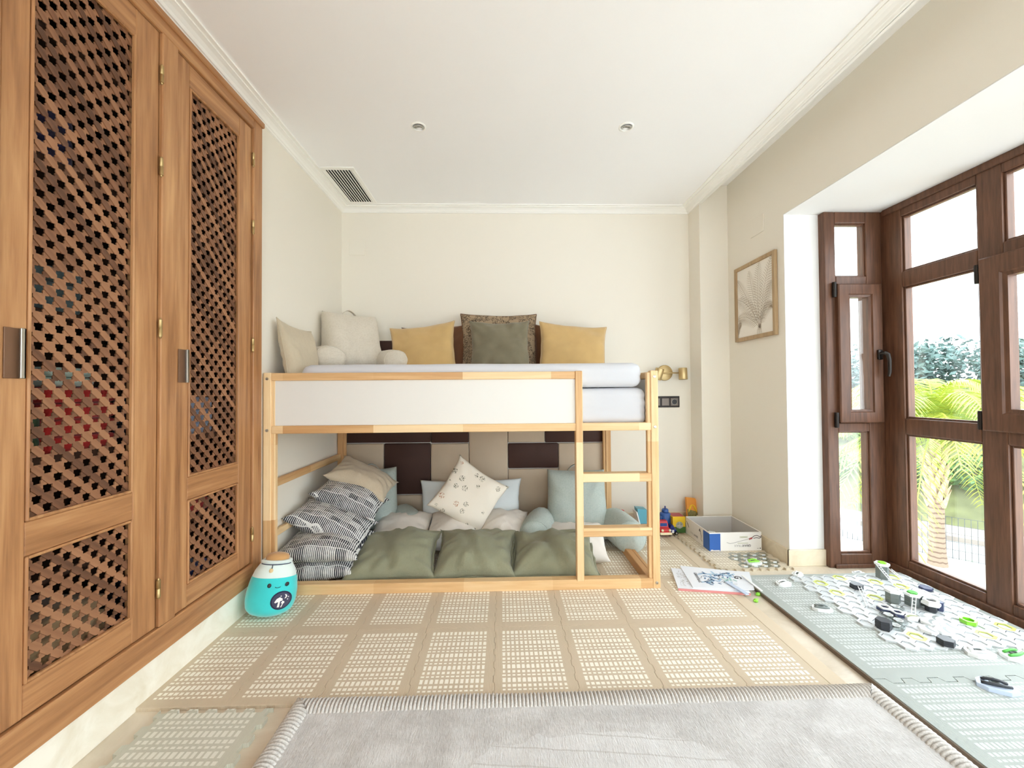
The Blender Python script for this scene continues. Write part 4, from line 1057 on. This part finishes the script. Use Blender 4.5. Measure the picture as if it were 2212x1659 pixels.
decal(pt2, .004, strokes(rn, 24, .25, .75, .25, .80, .06, .016), m_ltb, 'track_picture', t2); decal(pt2, .0043, strokes(rn, 26, .25, .75, .15, .85, .03, .012), m_mdb, 'track_picture', t2); decal(pt2, .0045, strokes(rn, 7, .55, .75, .35, .6, .04, .010), m_teal, 'track_picture', t2); decal(pt2, .0046, strokes(rn, 16, .22, .85, .15, .85, .05, .003), m_bk, 'track_lines', t2)
def tdecal(pt, th, s, size, u, v, mat, par, bold=0):
    p = pt(u, v, th+.0012); r = (pt(u+.01, v, th)-pt(u, v, th)); up = (pt(u, v+.01, th)-pt(u, v, th))
    return text_mesh(s, size, basis(p, up*-1, r), mat, 'lettering', par, bold)
tdecal(pt2, .004, 'GRAVITRAX', .022, .17, .46, m_bk, t2, .0003); tdecal(pt2, .004, 'G', .05, .80, .62, m_bk, t2, .001)

# ================================================================== MARBLE RUN
ZB = .0068      # top of the bay mat
hp, rowp = .060, .0522
bo_x, bo_y = 1.615, 2.180
yellow = {(4, 0), (1, 1), (1, 3), (6, 1), (9, 0), (8, 2), (4, 4), (2, 10), (9, 9), (7, 10)}
def cell(i, j): return bo_x+i*hp+(hp/2 if j % 2 else 0), bo_y-j*rowp
boards = [(0, 5, 0, 5, 'white hole board of the marble run nearest the room corner'), (5, 10, 0, 5, 'white hole board of the marble run below the window corner post'), (0, 5, 6, 11, 'white hole board of the marble run nearest the rug'), (5, 10, 6, 11, 'white hole board of the marble run along the long window')]
for (i0, i1, j0, j1, lab) in boards:
    cx, cy = cell((i0+i1)//2, (j0+j1)//2)
    t = thing('hole_board', (cx, cy, ZB), lab, 'toy board', 'boards of the marble run')
    mb = MB(); dk = MB()
    for j in range(j0, j1+1):
        for i in range(i0, i1 if i1 < 10 else (11 if j % 2 == 0 else 10)):
            x_, y_ = cell(i, j); T = Matrix.Translation((x_, y_, ZB))
            m1 = MB() if (i, j) in yellow else mb
            m1.ring(hexa(.0345), hexa(.0225), 0, .0070, T); mb.prism(hexa(.0226), 0, .0030, T)
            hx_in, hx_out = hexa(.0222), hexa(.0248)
            for q in (0, 1): dk.add([T @ Vector((*p, .0072)) for p in (hx_in[q], hx_in[q+1], hx_out[q+1], hx_out[q])], [(0, 1, 2, 3)])  # flat dark lines laid on two far edges of each hole
            if m1 is not mb: m1.build('coloured_cell', m_yel, t)
    mb.build('board', m_base_p, t); dk.build('far_edge_lines', m_dp, t)['kind'] = 'stuff'
    
ZP = ZB+.0070
def hex_piece(name, x, y, z, parts, lab, cat='toy piece', group='marble run pieces', rz=0):
    """parts: (part name, outer r, inner r or 0, z0, z1, material)"""
    t = thing(name, (x, y, z), lab, cat, group)
    T = Matrix.Translation((x, y, z)) @ Matrix.Rotation(rz, 4, 'Z')
    for (n, ro, ri, a, b, m) in parts:
        mb = MB()
        if ri: mb.ring(hexa(ro), hexa(ri), a, b, T)
        else:
            c = min(.0015, (b-a)*.3); h0, h1 = hexa(ro), hexa(ro-c)
            mb.prism(h0, a, b-c, T); vs = [T @ Vector((p[0], p[1], b-c)) for p in h0]+[T @ Vector((p[0], p[1], b)) for p in h1]
            mb.add(vs, [(k, (k+1) % 6, (k+1) % 6+6, k+6) for k in range(6)]+[tuple(range(6, 12))])
        mb.build(n, m, t)
    return t
def tower(x, y, n, cap, lab, insert=None, body=None, z=ZP):
    ps = []
    for k in range(n): ps.append(('height_tile', .029, 0, k*.0118, (k+1)*.0118-.0006, body or m_gp))
    zt = n*.0118
    if cap: ps += [('cap', .034, 0, zt, zt+.008, m_wp), ('cap_rim', .0335, .022, zt+.008, zt+.011, m_wp)]
    if insert: ps.append(('insert', .020, 0, zt+.008, zt+.016, insert))
    return hex_piece('marble_tower', x, y, z, ps, lab)
tower(2.085, 2.170, 6, True, 'tall grey tower with white and lime top at the window corner', m_lime)
tower(1.905, 1.930, 4, True, 'grey tower with a white patterned cap left of the green-topped one', None)
tower(1.967, 1.896, 4, True, 'grey tower with a white cap and a green slide on top', m_grn)
tower(2.022, 1.905, 4, True, 'grey tower with a white cap right of the green-topped one', None)
tower(1.845, 2.065, 2, False, 'short dark grey hexagon stack standing alone on the far board', None, m_dp)
tower(1.655, 1.722, 3, False, 'black hexagon stack at the board edge nearest the rug', None, m_dp)
tower(1.800, 1.604, 2, False, 'dark grey hexagon stack at the near edge of the boards', None, m_dp)
tower(2.190, 2.040, 1, False, 'navy hexagon ring lying under the long window', None, m_navyp)
hex_piece('track_piece', 2.060, 1.742, ZP, [('green_cup', .029, .020, 0, .016, m_lime), ('cup_floor', .0205, 0, 0, .006, m_lime)], 'lime green cup on the board under the long window')
hex_piece('track_piece', 1.790, 1.855, ZP, [('lower_ring', .030, .019, 0, .013, m_navyp), ('upper_ring', .028, .018, .0132, .020, m_wp)], 'navy ring with white top in the middle of the boards')
hex_piece('track_piece', 1.812, 1.815, ZP, [('lower_ring', .030, .018, 0, .012, m_navyp), ('upper_ring', .026, .017, .0122, .017, m_wp)], 'second navy ring in front of the grey towers')
hex_piece('track_piece', 2.000, 1.842, ZP, [('foot', .022, 0, 0, .030, m_dp), ('white_tray', .035, 0, .030, .040, m_wp), ('tray_ring', .030, .021, .040, .052, m_wp), ('dark_core', .020, 0, .040, .045, m_dp)], 'white funnel piece on a dark foot beside the towers')
hex_piece('track_piece', 2.045, 1.846, ZP, [('clear_block', .016, 0, 0, .040, m_navyp)], 'upright navy block next to the white funnel piece')
for k, (a, b, lab) in enumerate(((1.858, 1.872, 'clear hexagon tile in front of the grey towers'), (1.758, 1.805, 'clear hexagon tile left of the navy rings'), (1.712, 1.725, 'clear hexagon tile right of the black stack'), (1.760, 1.760, 'clear hexagon tile between the black stack and the white tiles'))):
    hex_piece('clear_tile', a, b, ZP, [('clear_body', .033, .018, 0, .010, m_clear), ('white_rim', .018, .0155, 0, .011, m_wp)], lab)
for k, (a, b, r_, lab) in enumerate(((1.845, 1.790, 0, 'pale green-grey curve tile in the middle of the boards'), (1.885, 1.745, 20, 'white straight track tile right of the clear tiles'), (1.935, 1.775, 0, 'white curve tile in front of the funnel piece'), (1.820, 1.690, 30, 'white three-way tile near the front edge of the boards'), (1.880, 1.680, 0, 'white tile with a dark groove near the front of the boards'), (1.930, 1.700, 15, 'white tile left of the lime green cup'))):
    x_, y_ = a, b
    t = hex_piece('track_tile', x_, y_, ZP, [('tile_body', .033, 0, 0, .012, m_wp)], lab, rz=R(r_))
    T = Matrix.Translation((x_, y_, ZP)) @ Matrix.Rotation(R(r_+15*k), 4, 'Z')
    g = MB(); pts = bez((-.026, -.012, .0122), (0, .006, .0122), (.026, -.010, .0122), 8)
    for q, p in enumerate(pts): g.v += [T @ (p+Vector((0, .0055, 0))), T @ (p-Vector((0, .0055, 0)))]
    g.f += [(2*q, 2*q+1, 2*q+3, 2*q+2) for q in range(len(pts)-1)]
    g.build('groove', m_gp if k else m_olv, t)
def rail(p, q, lab, w=.012):
    p, q = Vector(p), Vector(q); d = (q-p).normalized(); s = Vector((-d.y, d.x, 0)).normalized()*w/2
    t = thing('track_rail', p, lab, 'toy rail', 'rails of the marble run')
    for k in (-1, 1):
        MB().tube([p+s*k, q+s*k], .0018, 6).build('rail_side', m_wp, t)
    n = int((q-p).length/.02)
    mb = MB()
    for k in range(1, n): c = p+(q-p)*k/n; mb.tube([c-s, c+s], .0014, 5)
    mb.build('cross_ties', m_wp, t)
rail((2.095, 2.135, .078), (2.030, 1.955, .064), 'white rail running down from the tall tower to the grey towers')
rail((1.838, 2.040, .034), (1.735, 1.880, .018), 'white rail from the dark stack towards the board edge')
rail((1.950, 1.870, .062), (1.870, 1.800, .022), 'white rail sloping from the green-topped tower to the middle')
rail((2.075, 2.20, .088), (1.975, 1.99, .064), 'thin white rail behind the tall tower')
m_bluep = plain('ice_blue_plastic', (196, 210, 232), .35)
def loose(x, y, z, rz, lab, col=m_wp, top=None, s=1.0, open_=True):
    t = thing('loose_track_piece', (x, y, z), lab, 'toy piece', 'loose track pieces on the mat')
    T = Matrix.Translation((x, y, z)) @ Matrix.Rotation(R(rz), 4, 'Z') @ Matrix.Scale(s, 4)
    MB().prism([(-.040, -.012), (-.022, -.027), (.022, -.027), (.045, -.010), (.040, .010), (.018, .026), (-.020, .026), (-.034, .012)], 0, .011, T).build('body', col, t)
    mb = MB(); b = bez((-.030, -.008, .013), (.0, -.018, .020), (.032, -.002, .013), 8); mb.tube([T @ p for p in b], .0042*s, 6)
    b = bez((-.024, .010, .013), (.004, .004, .026), (.028, .012, .013), 8); mb.tube([T @ p for p in b], .0042*s, 6)
    mb.build('curved_rim', top or m_wp, t, True)
    mb = MB().lathe([(.010, .011), (.012, .016), (.008, .017), (.006, .0115)], 14, T, False); mb.build('cup', m_gp, t, True)
loose(1.500, 2.130, ZB, 10, 'white track piece lying left of the boards near the box tile')
loose(1.655, 2.232, ZB, 40, 'white track piece lying at the foot of the white wall corner', s=.9)
loose(2.035, 2.262, ZF+.001, 0, 'white track piece lying in front of the narrow window', s=.9)
loose(1.510, 1.885, ZB, -20, 'white track piece with grey curves left of the boards', m_wp, m_gp)
loose(1.868, 1.548, ZB, -12, 'white curved track piece in front of the near board edge', s=1.15)
loose(1.985, 1.528, ZB, 5, 'white track piece with green inside at the near board edge', m_wp, m_grn, 1.2)
loose(2.075, 1.545, ZB, 20, 'white track piece lying at the right end of the near board edge', s=1.1)
loose(1.715, 1.375, ZB, -30, 'ice blue track piece with dark edge lying alone on the near mat', m_bluep, m_dp, 1.25)
loose(1.512, 2.405, .0022, 0, 'white track piece with lime green loops on the tile by the box', m_wp, m_lime, 1.1)
# clear plate and loose strips by the manuals
cp = thing('clear_plate', (1.53, 2.45, .002), 'clear plastic hole plate lying on the tile in front of the toy box', 'toy board')
mb = MB()
for j in range(4):
    for i in range(4):
        x_ = 1.44+i*hp+(hp/2 if j % 2 else 0); y_ = 2.375+j*rowp
        if x_ < 1.70: mb.ring(hexa(.0345), hexa(.020), .002, .0055, Matrix.Translation((x_, y_, 0)))
mb.build('clear_sheet', m_clear, cp)
mb = MB()
for j in range(4):
    for i in range(4):
        x_ = 1.44+i*hp+(hp/2 if j % 2 else 0); y_ = 2.375+j*rowp
        if x_ < 1.70: mb.box(x_-.012, x_+.010, y_-.020, y_-.017, .002, .010)
mb.build('white_clips', m_wp, cp)
def strip(p, q, w, z, lab, mat=m_clear):
    p, q = Vector((*p, z)), Vector((*q, z)); d = (q-p).normalized(); s = Vector((-d.y, d.x, 0))*w/2; up = Vector((0, 0, .004))
    o = MB().add([p+s, p-s, q-s, q+s, p+s+up, p-s+up, q-s+up, q+s+up], [(3, 2, 1, 0), (4, 5, 6, 7), (0, 1, 5, 4), (1, 2, 6, 5), (2, 3, 7, 6), (3, 0, 4, 7)]).build('track_strip', mat, None, org=p)
    o.location = p; return tag(o, lab, 'toy rail', 'strips by the manuals')
strip((1.205, 2.150), (1.232, 2.010), .022, .018, 'clear strip lying across the spine end of the top manual', m_bluep)
strip((1.325, 2.205), (1.322, 2.035), .012, .022, 'white strip lying along the end of the manuals', m_wp)
def clip(x, y, lab):
    t = thing('green_clip', (x, y, ZF+.002), lab, 'toy piece', 'green clips on the marble floor')
    MB().lathe([(0, 0), (.010, 0), (.011, .006), (.007, .012), (0, .014)], 10, Matrix.Translation((x, y, ZF+.002))).build('clip_body', m_lime, t, R(40))
    MB().tube([(x-.014, y-.006, ZF+.008), (x+.014, y+.004, ZF+.012)], .003, 6).build('clip_pin', m_lime, t)
clip(1.268, 2.000, 'small lime green clip on the marble beside the manual spine'); clip(1.318, 2.060, 'small lime green clip against the edge of the grey-green mat')

# ================================================================== TOYS BY THE BACK WALL
m_red = plain('toy_red', (196, 36, 40), .35); m_tbl = plain('toy_blue', (44, 84, 150), .35); m_tnv = plain('toy_navy', (28, 44, 120), .35); m_ttl = plain('toy_teal', (96, 168, 188), .4); m_tyl = plain('toy_yellow', (230, 190, 40), .45); m_tgr = plain('toy_green', (70, 110, 50), .5); m_cream = plain('toy_cream', (240, 226, 190), .45); m_tor = plain('toy_orange', (224, 150, 66), .5)
def wheel(par, x, y, z, r, w, ax='X'):
    T = Matrix.Translation((x, y, z)) @ (Matrix.Rotation(R(90), 4, 'Y') if ax == 'X' else Matrix.Rotation(R(90), 4, 'X'))
    o = MB().lathe([(0, -w/2), (r*.9, -w/2), (r, -w/2+.003), (r, w/2-.003), (r*.9, w/2), (0, w/2)], 18, T).build('wheel', m_black, par, R(40))
    MB().lathe([(0, -w/2-.002), (r*.5, -w/2-.001), (r*.5, w/2+.001), (0, w/2+.002)], 12, T).build('hub', m_steel, o, R(40))
z0 = 0.001
tk = thing('toy_truck', (1.075, 3.00, z0), 'red toy truck with a teal tipper standing by the back wall', 'toy truck')
MB().box(1.015, 1.135, 2.965, 3.045, z0+.022, z0+.060, .008).build('chassis', m_red, tk); c = MB().box(1.085, 1.140, 2.968, 3.042, z0+.055, z0+.130, .010).build('cab', m_red, tk)
MB().box(1.092, 1.133, 2.966, 2.970, z0+.090, z0+.120, .002).build('window', m_tbl, c)
MB().prism([(1.020, z0+.060), (1.078, z0+.060), (1.070, z0+.165), (1.000, z0+.172)], -3.042, -2.968, Matrix.Rotation(R(90), 4, 'X')).build('tipper', m_ttl, tk)
MB().prism([(1.012, z0+.060), (1.020, z0+.060), (.998, z0+.150), (.990, z0+.148)], -3.046, -2.960, Matrix.Rotation(R(90), 4, 'X')).build('tailgate', m_wp, tk)
for (a, b) in ((1.035, 2.962), (1.115, 2.962), (1.035, 3.048), (1.115, 3.048)): wheel(tk, a, b, z0+.021, .021, .018, 'Y')
tc = thing('toy_car', (1.165, 2.885, z0), 'red toy car with cream bumper peeking out beside the bed post', 'toy car')
MB().box(1.125, 1.205, 2.85, 2.97, z0+.020, z0+.062, .014).build('car_body', m_red, tc, True); c = MB().prism([(2.885, z0+.058), (2.955, z0+.058), (2.945, z0+.098), (2.905, z0+.098)], 1.132, 1.198, Matrix(((0, 0, 1, 0), (1, 0, 0, 0), (0, 1, 0, 0), (0, 0, 0, 1)))).build('cabin', m_red, tc)
MB().box(1.140, 1.190, 2.889, 2.893, z0+.066, z0+.088, .001).build('windscreen', m_tbl, c); MB().box(1.122, 1.208, 2.842, 2.856, z0+.018, z0+.036, .005).build('bumper', m_cream, tc)
for a in (1.140, 1.192): MB().lathe([(0, .008), (.008, .006), (.010, 0)], 14, Matrix.Translation((a, 2.850, z0+.050)) @ Matrix.Rotation(R(90), 4, 'X')).build('headlight', m_cream, tc, True)
for (a, b) in ((1.124, 2.88), (1.206, 2.88), (1.124, 2.945), (1.206, 2.945)): wheel(tc, a, b, z0+.018, .018, .012)
tr_ = thing('toy_robot', (1.225, 3.01, z0), 'blue rounded toy robot behind the red car', 'toy')
MB().lathe([(0, 0), (.040, 0), (.046, .02), (.046, .10), (.038, .125), (.018, .135)], 24, Matrix.Translation((1.225, 3.01, z0))).build('robot_body', m_tbl, tr_, R(50)); MB().lathe([(.020, .133), (.024, .136), (.024, .152), (.018, .158), (0, .160)], 20, Matrix.Translation((1.225, 3.01, z0))).build('head', m_tbl, tr_, R(50))
MB().tube([(1.225, 3.01, z0+.156), (1.225, 3.01, z0+.178)], .005, 8).build('antenna', m_tnv, tr_); MB().tube([(1.262, 2.985, z0+.11), (1.282, 2.970, z0+.07), (1.275, 2.955, z0+.04)], [.010, .009, .008], 8).build('robot_arm', m_tbl, tr_, True); MB().tube([(1.188, 2.985, z0+.11), (1.170, 2.975, z0+.07)], [.010, .008], 8).build('robot_arm', m_tbl, tr_, True)
tv = thing('toy_tractor', (1.232, 2.925, z0), 'navy blue toy vehicle in front of the yellow box', 'toy car')
MB().box(1.205, 1.262, 2.895, 2.955, z0+.014, z0+.042, .006).build('vehicle_body', m_tnv, tv); MB().prism([(1.212, z0+.040), (1.250, z0+.040), (1.240, z0+.068), (1.222, z0+.068)], -2.95, -2.90, Matrix.Rotation(R(90), 4, 'X')).build('roof_frame', m_tnv, tv); MB().box(1.226, 1.242, 2.891, 2.896, z0+.016, z0+.036, .001).build('grille', m_wp, tv)
for (a, b) in ((1.210, 2.893), (1.257, 2.893), (1.210, 2.957), (1.257, 2.957)): wheel(tv, a, b, z0+.014, .014, .012, 'Y')
yb = thing('toy_carton', (1.305, 2.985, z0), 'yellow and green toy carton next to the open toy box', 'box')
MB().box(1.250, 1.345, 2.935, 3.035, z0, z0+.118, .002).build('carton', m_tyl, yb)
MB().box(1.2495, 1.3455, 2.9345, 3.0355, z0+.001, z0+.045).build('green_print', m_tgr, yb); MB().box(1.256, 1.340, 2.945, 3.028, z0+.118, z0+.1195).build('red_print', m_redp, yb)
MB().lathe([(0, .0012), (.026, .001), (.026, 0)], 18, Matrix.Translation((1.300, 2.9338, z0+.058)) @ Matrix.Rotation(R(90), 4, 'X')).build('round_picture', plain('print_mix', (190, 190, 176), .6, var=.6, vs=120), yb)
pz = thing('picture_book', (1.475, 3.10, z0), 'orange and yellow illustrated board book leaning in the back corner', 'book')
PM = basis((1.470, 3.095, z0+.105), (1, .25, -.12), (-.02, .25, 1))
MB().prism([(-.048, -.10), (.048, -.10), (.048, .085), (.030, .104), (-.048, .108)], -.008, .008, PM).build('cover', m_tor, pz)
MB().prism([(-.047, -.099), (.047, -.099), (.047, .0), (-.047, .02)], .008, .0085, PM).build('cover_print', plain('book_print', (150, 140, 88), .6, var=.5, vs=60), pz)
for k in range(3):
    mb = MB(); pts = [PM @ Vector((.036*math.cos(R(a))*(1-k*.24), -.005+k*.012+.055*math.sin(R(a))*(1-k*.22), .0095)) for a in range(0, 181, 15)]
    mb.tube(pts, .0035, 6); mb.build('arch_print', m_tyl, pz, True)
o = MB().box(1.470, 1.500, 3.02, 3.075, z0, z0+.075, .003).build('toy_block', m_tbl, None, org=(1.485, 3.045, z0)); tag(o, 'blue toy block at the foot of the board book', 'toy block')
o = MB().prism([(-.045, -.03), (.05, -.025), (.035, .03), (-.05, .025)], 0, .010).prism([(-.03, -.02), (.03, -.02), (.03, .02), (-.03, .02)], .010, .016).build('toy_ramp', m_tbl, None); o.location = (1.405, 3.09, z0+.088); o.location.z = z0; tag(o, 'flat blue toy ramp on the floor behind the yellow carton', 'toy')
fg = thing('toy_figure', (.925, 3.06, z0), 'small red toy figure on a bike by the back wall', 'toy figure')
MB().lathe([(0, 0), (.014, .004), (.020, .025), (.014, .050), (.006, .056)], 14, Matrix.Translation((.920, 3.06, z0+.050))).build('torso', m_red, fg, True); MB().lathe([(0, 0), (.013, .004), (.018, .018), (.013, .032), (0, .036)], 14, Matrix.Translation((.915, 3.06, z0+.104))).build('head', m_red, fg, True)
MB().lathe([(0, .003), (.008, .002), (.008, -.001)], 12, Matrix.Translation((.915, 3.043, z0+.122)) @ Matrix.Rotation(R(90), 4, 'X')).build('visor', m_black, fg)
MB().tube([(.930, 3.05, z0+.090), (.950, 3.04, z0+.066), (.968, 3.04, z0+.070)], .006, 8).build('figure_arm', m_red, fg, True); MB().box(.895, .985, 3.050, 3.072, z0+.030, z0+.050, .005).build('bike_body', m_tor, fg)
for a in (.900, .980): wheel(fg, a, 3.061, z0+.022, .022, .012, 'Y')

# ================================================================== OUTSIDE
ZG = -3.0
D1 = Vector((1, 1, 0)).normalized(); D2 = Vector((1, -1, 0)).normalized()      # away from the house / along the street
def street_band(name, a0, a1, z0, z1, mat):
    mb = MB(); p = D1*a0; q = D1*a1; L = 45
    vs = [p-D2*L, p+D2*L, q+D2*L, q-D2*L]
    mb.add([(v.x, v.y, z0) for v in vs[:2]]+[(v.x, v.y, z1) for v in vs[2:]]+[(v.x, v.y, ZG-.6) for v in vs], [(0, 1, 2, 3), (4, 7, 6, 5), (0, 4, 5, 1), (1, 5, 6, 2), (2, 6, 7, 3), (3, 7, 4, 0)])
    o = mb.build(name, mat); o['kind'] = 'structure'; return o
s2_ = math.sqrt(2)
m_road = plain('pale_asphalt', (168, 167, 165), .9, var=.1, vs=3); m_pave = plain('pale_paving', (178, 166, 152), .9, var=.1, vs=3); m_soil = plain('dry_grass_bank', (108, 112, 74), .95, var=.35, vs=2.5); m_gardn = plain('garden_gravel', (172, 164, 150), .95, var=.1, vs=4)
street_band('ground_garden', 4.0, 19.9/s2_, ZG, ZG, m_gardn)
street_band('ground_road', 19.9/s2_, 22.35/s2_, ZG-.02, ZG-.02, m_road)
street_band('ground_kerb', 22.35/s2_, 22.6/s2_, ZG+.10, ZG+.10, plain('kerb_stone', (150, 140, 132), .9))
street_band('ground_pavement', 22.6/s2_, 24.0/s2_, ZG+.10, ZG+.12, m_pave)
mb = MB(); N1, N2 = 40, 60
for i in range(N1+1):
    for j in range(N2+1):
        a = 24.0/s2_+i*.6; b = -22+j*.8; p = D1*a+D2*b
        z = ZG+.12+4.3*(1-math.exp(-i*.6/6.0))+.35*mnoise.noise(Vector((p.x*.35, p.y*.35, 0)))*min(1, i/4)
        mb.v.append(Vector((p.x, p.y, z)))
for i in range(N1):
    for j in range(N2): a = i*(N2+1)+j; mb.f.append((a, a+N2+1, a+N2+2, a+1))
o = mb.build('ground_bank', m_soil, None, True); o['kind'] = 'structure'
# wire mesh fence along the near side of the road
fn = thing('mesh_fence', (10.4, 9.6, ZG), 'low pale wire mesh fence along the road outside', 'fence')
m_wire = plain('galvanised_wire', (84, 90, 96), .5)
for k in range(13):
    c = D1*(19.8/s2_)+D2*(-9+k*1.5)
    MB().tube([(c.x, c.y, ZG), (c.x, c.y, ZG+1.02)], .025, 6).build('fence_post', m_wire, fn)
    if k < 12:
        mb = MB(); e = c+D2*1.5
        for q in range(15):
            p = c+D2*(q*.1+.05); mb.box(p.x-.004, p.x+.004, p.y-.004, p.y+.004, ZG+.03, ZG+1.0)
        for q in range(6):
            z = ZG+.05+q*.19; mb.tube([(c.x, c.y, z), (e.x, e.y, z)], .005, 4)
        mb.build('mesh_panel', m_wire, fn)
def leaf_cloud(mb, c, rad, n, size, rn, flat=1.0):
    for _ in range(n):
        while True:
            d = Vector((rn.uniform(-1, 1), rn.uniform(-1, 1), rn.uniform(-1, 1)))
            if .25 < d.length < 1: break
        p = Vector(c)+Vector((d.x*rad[0], d.y*rad[1], d.z*rad[2]))
        a = Vector((rn.uniform(-1, 1), rn.uniform(-1, 1), rn.uniform(-.6, .6))).normalized(); b = a.cross(Vector((rn.uniform(-1, 1), rn.uniform(-1, 1), rn.uniform(-1, 1)))).normalized()
        s = size*rn.uniform(.6, 1.3)
        mb.add([p-a*s, p+b*s*.45, p+a*s, p-b*s*.45], [(0, 1, 2, 3)])
m_lf = [plain('shrub_leaf_%d' % k, c, .7) for k, c in enumerate([(104, 132, 72), (88, 120, 70), (122, 140, 82)])]
m_tlf = plain('tree_leaf', (84, 108, 104), .7); m_bark = plain('bark', (120, 104, 88), .9)
def bank_z(p):
    a = p.dot(D1); i = max(0, a-24.0/s2_); return ZG+.12+4.3*(1-math.exp(-i/6.0))
rn = random.Random(12)
shr = [(18.3, -1.75, .85, 0, 'leafy shrub by the pavement seen through the narrow window'), (18.2, .15, .80, 1, 'leafy shrub by the pavement left of the palm trunk'), (18.4, 1.75, .85, 1, 'leafy shrub by the pavement right of the palm trunk'), (18.3, 3.5, .85, 2, 'leafy shrub by the pavement seen through the rightmost pane'),
       (20.6, -1.3, 1.0, 2, 'leafy shrub higher on the bank seen through the narrow window'), (20.9, .9, 1.05, 0, 'leafy shrub higher on the bank behind the palm trunk'), (20.7, 2.9, 1.0, 1, 'leafy shrub higher on the bank right of the palm trunk')]
for (a, b, s, kk, lab) in shr:
    p = D1*a+D2*b; z = bank_z(p); t = thing('shrub', (p.x, p.y, z), lab, 'shrub', 'shrubs on the bank outside')
    mb = MB(); leaf_cloud(mb, (p.x, p.y, z+s*.55), (s, s, s*.65), 620, .12, rn); mb.build('foliage', m_lf[kk], t)
    MB().tube([(p.x, p.y, z-.1), (p.x, p.y, z+s*.5)], .04, 5).build('stem', m_bark, t)
for (a, b, s, top, lab) in ((31.5, -2.6, 2.2, 3.0, 'dark leafy tree on the skyline seen through the narrow window'), (33.0, 1.1, 2.3, 3.9, 'dark leafy tree on the skyline left of the palm crown'), (32.0, 4.4, 2.2, 3.2, 'dark leafy tree on the skyline right of the palm crown'), (33.0, 8.0, 2.3, 3.6, 'dark leafy tree on the skyline seen through the rightmost pane')):
    p = D1*a+D2*b; z = bank_z(p)
    t = thing('tree', (p.x, p.y, z), lab, 'tree', 'trees on the skyline')
    mb = MB()
    for q in range(7): leaf_cloud(mb, (p.x+rn.uniform(-1, 1)*s*.75, p.y+rn.uniform(-1, 1)*s*.75, top-1.4+rn.uniform(-.9, .9)), (s*.8, s*.8, s*.5), 420, .17, rn)
    mb.build('crown', m_tlf, t); MB().tube([(p.x, p.y, z-.1), (p.x+.1, p.y, (z+top)/2), (p.x, p.y, top-1)], [.2, .16, .1], 8).build('trunk', m_bark, t)
# palm
pp = Vector((9.95, 9.0, ZG)); palm = thing('palm_tree', pp, 'bright green palm tree with a thick trunk outside the window', 'palm tree')
mm = M('palm_bark', rough=.95); x, y, z = mm.xyz(); nz = mm.noise(mm.map((1, 1, .3)), 12, 4)
mm.color(mm.mix(((z/.11)+nz*.6).frac().lt(.3), lin(150, 130, 114), lin(112, 94, 82))); m_pbark = mm.m
MB().tube([pp+Vector((0, 0, h_)) for h_ in (0, .4, .9, 1.3, 1.6)], [.17, .14, .13, .135, .145], 16).build('trunk', m_pbark, palm, R(50))
mb = MB()
for k in range(46):      # old leaf bases
    a = k*2.4; h_ = 1.35+k*.026; r0 = .145
    d = Vector((math.cos(a), math.sin(a), 0)); b = pp+Vector((0, 0, h_))+d*(r0-.04); q = d.cross(Vector((0, 0, 1)))
    e = b+d*.15+Vector((0, 0, .26)); mb.add([b-q*.05, b+q*.05, e+q*.022, e-q*.03, b-q*.05-Vector((0, 0, .07))+d*.05, b+q*.05-Vector((0, 0, .07))+d*.05], [(0, 1, 2, 3), (4, 5, 1, 0), (4, 0, 3), (5, 2, 1), (4, 3, 2, 5)])
mb.tube([pp+Vector((0, 0, 1.5)), pp+Vector((0, 0, 3.10))], [.14, .08], 12)
mb.build('leaf_bases', plain('leaf_base', (196, 176, 150), .9, var=.3, vs=10), palm)
m_fr1 = plain('frond_green', (128, 150, 46), .55); m_fr2 = plain('frond_yellow', (160, 172, 54), .55)
cr = pp+Vector((0, 0, 3.15))
for k in range(34):
    az = k*2.399; el = R(88-k*3.0+rn.uniform(-8, 8)); L = 2.45+rn.uniform(-.25, .3)
    d = Vector((math.cos(az), math.sin(az), 0)); droop = .9+.5*(k/30)
    pts = []
    for q in range(15):
        t_ = q/14; pts.append(cr+d*(L*t_*math.cos(el)*.95+.35*L*t_*t_)+Vector((0, 0, L*t_*math.sin(el)-droop*L*.42*t_*t_*t_-.28*L*t_*t_)))
    f = MB().tube(pts, [.022-.0012*q for q in range(15)], 5)
    side = d.cross(Vector((0, 0, 1)))
    for q in range(2, 15):
        for sub in (0, .33, .66):
            if q == 14 and sub: continue
            c = pts[q].lerp(pts[min(14, q+1)], sub); tg = (pts[min(14, q+1)]-pts[q-1]).normalized()
            ll = .52*math.sin(math.pi*(.15+.80*(q+sub)/15))+.06
            for sg in (-1, 1):
                tip = c+side*sg*ll*.72+tg*ll*.62+Vector((0, 0, -ll*(.30+.35*rn.random())))
                mid = c.lerp(tip, .5)+Vector((0, 0, ll*.09)); wv = tg*.020
                f.add([c-wv*.6, c+wv*.6, mid+wv, mid-wv, tip], [(0, 1, 2, 3), (3, 2, 4)])
    f.build('frond', m_fr2 if k % 3 else m_fr1, palm)
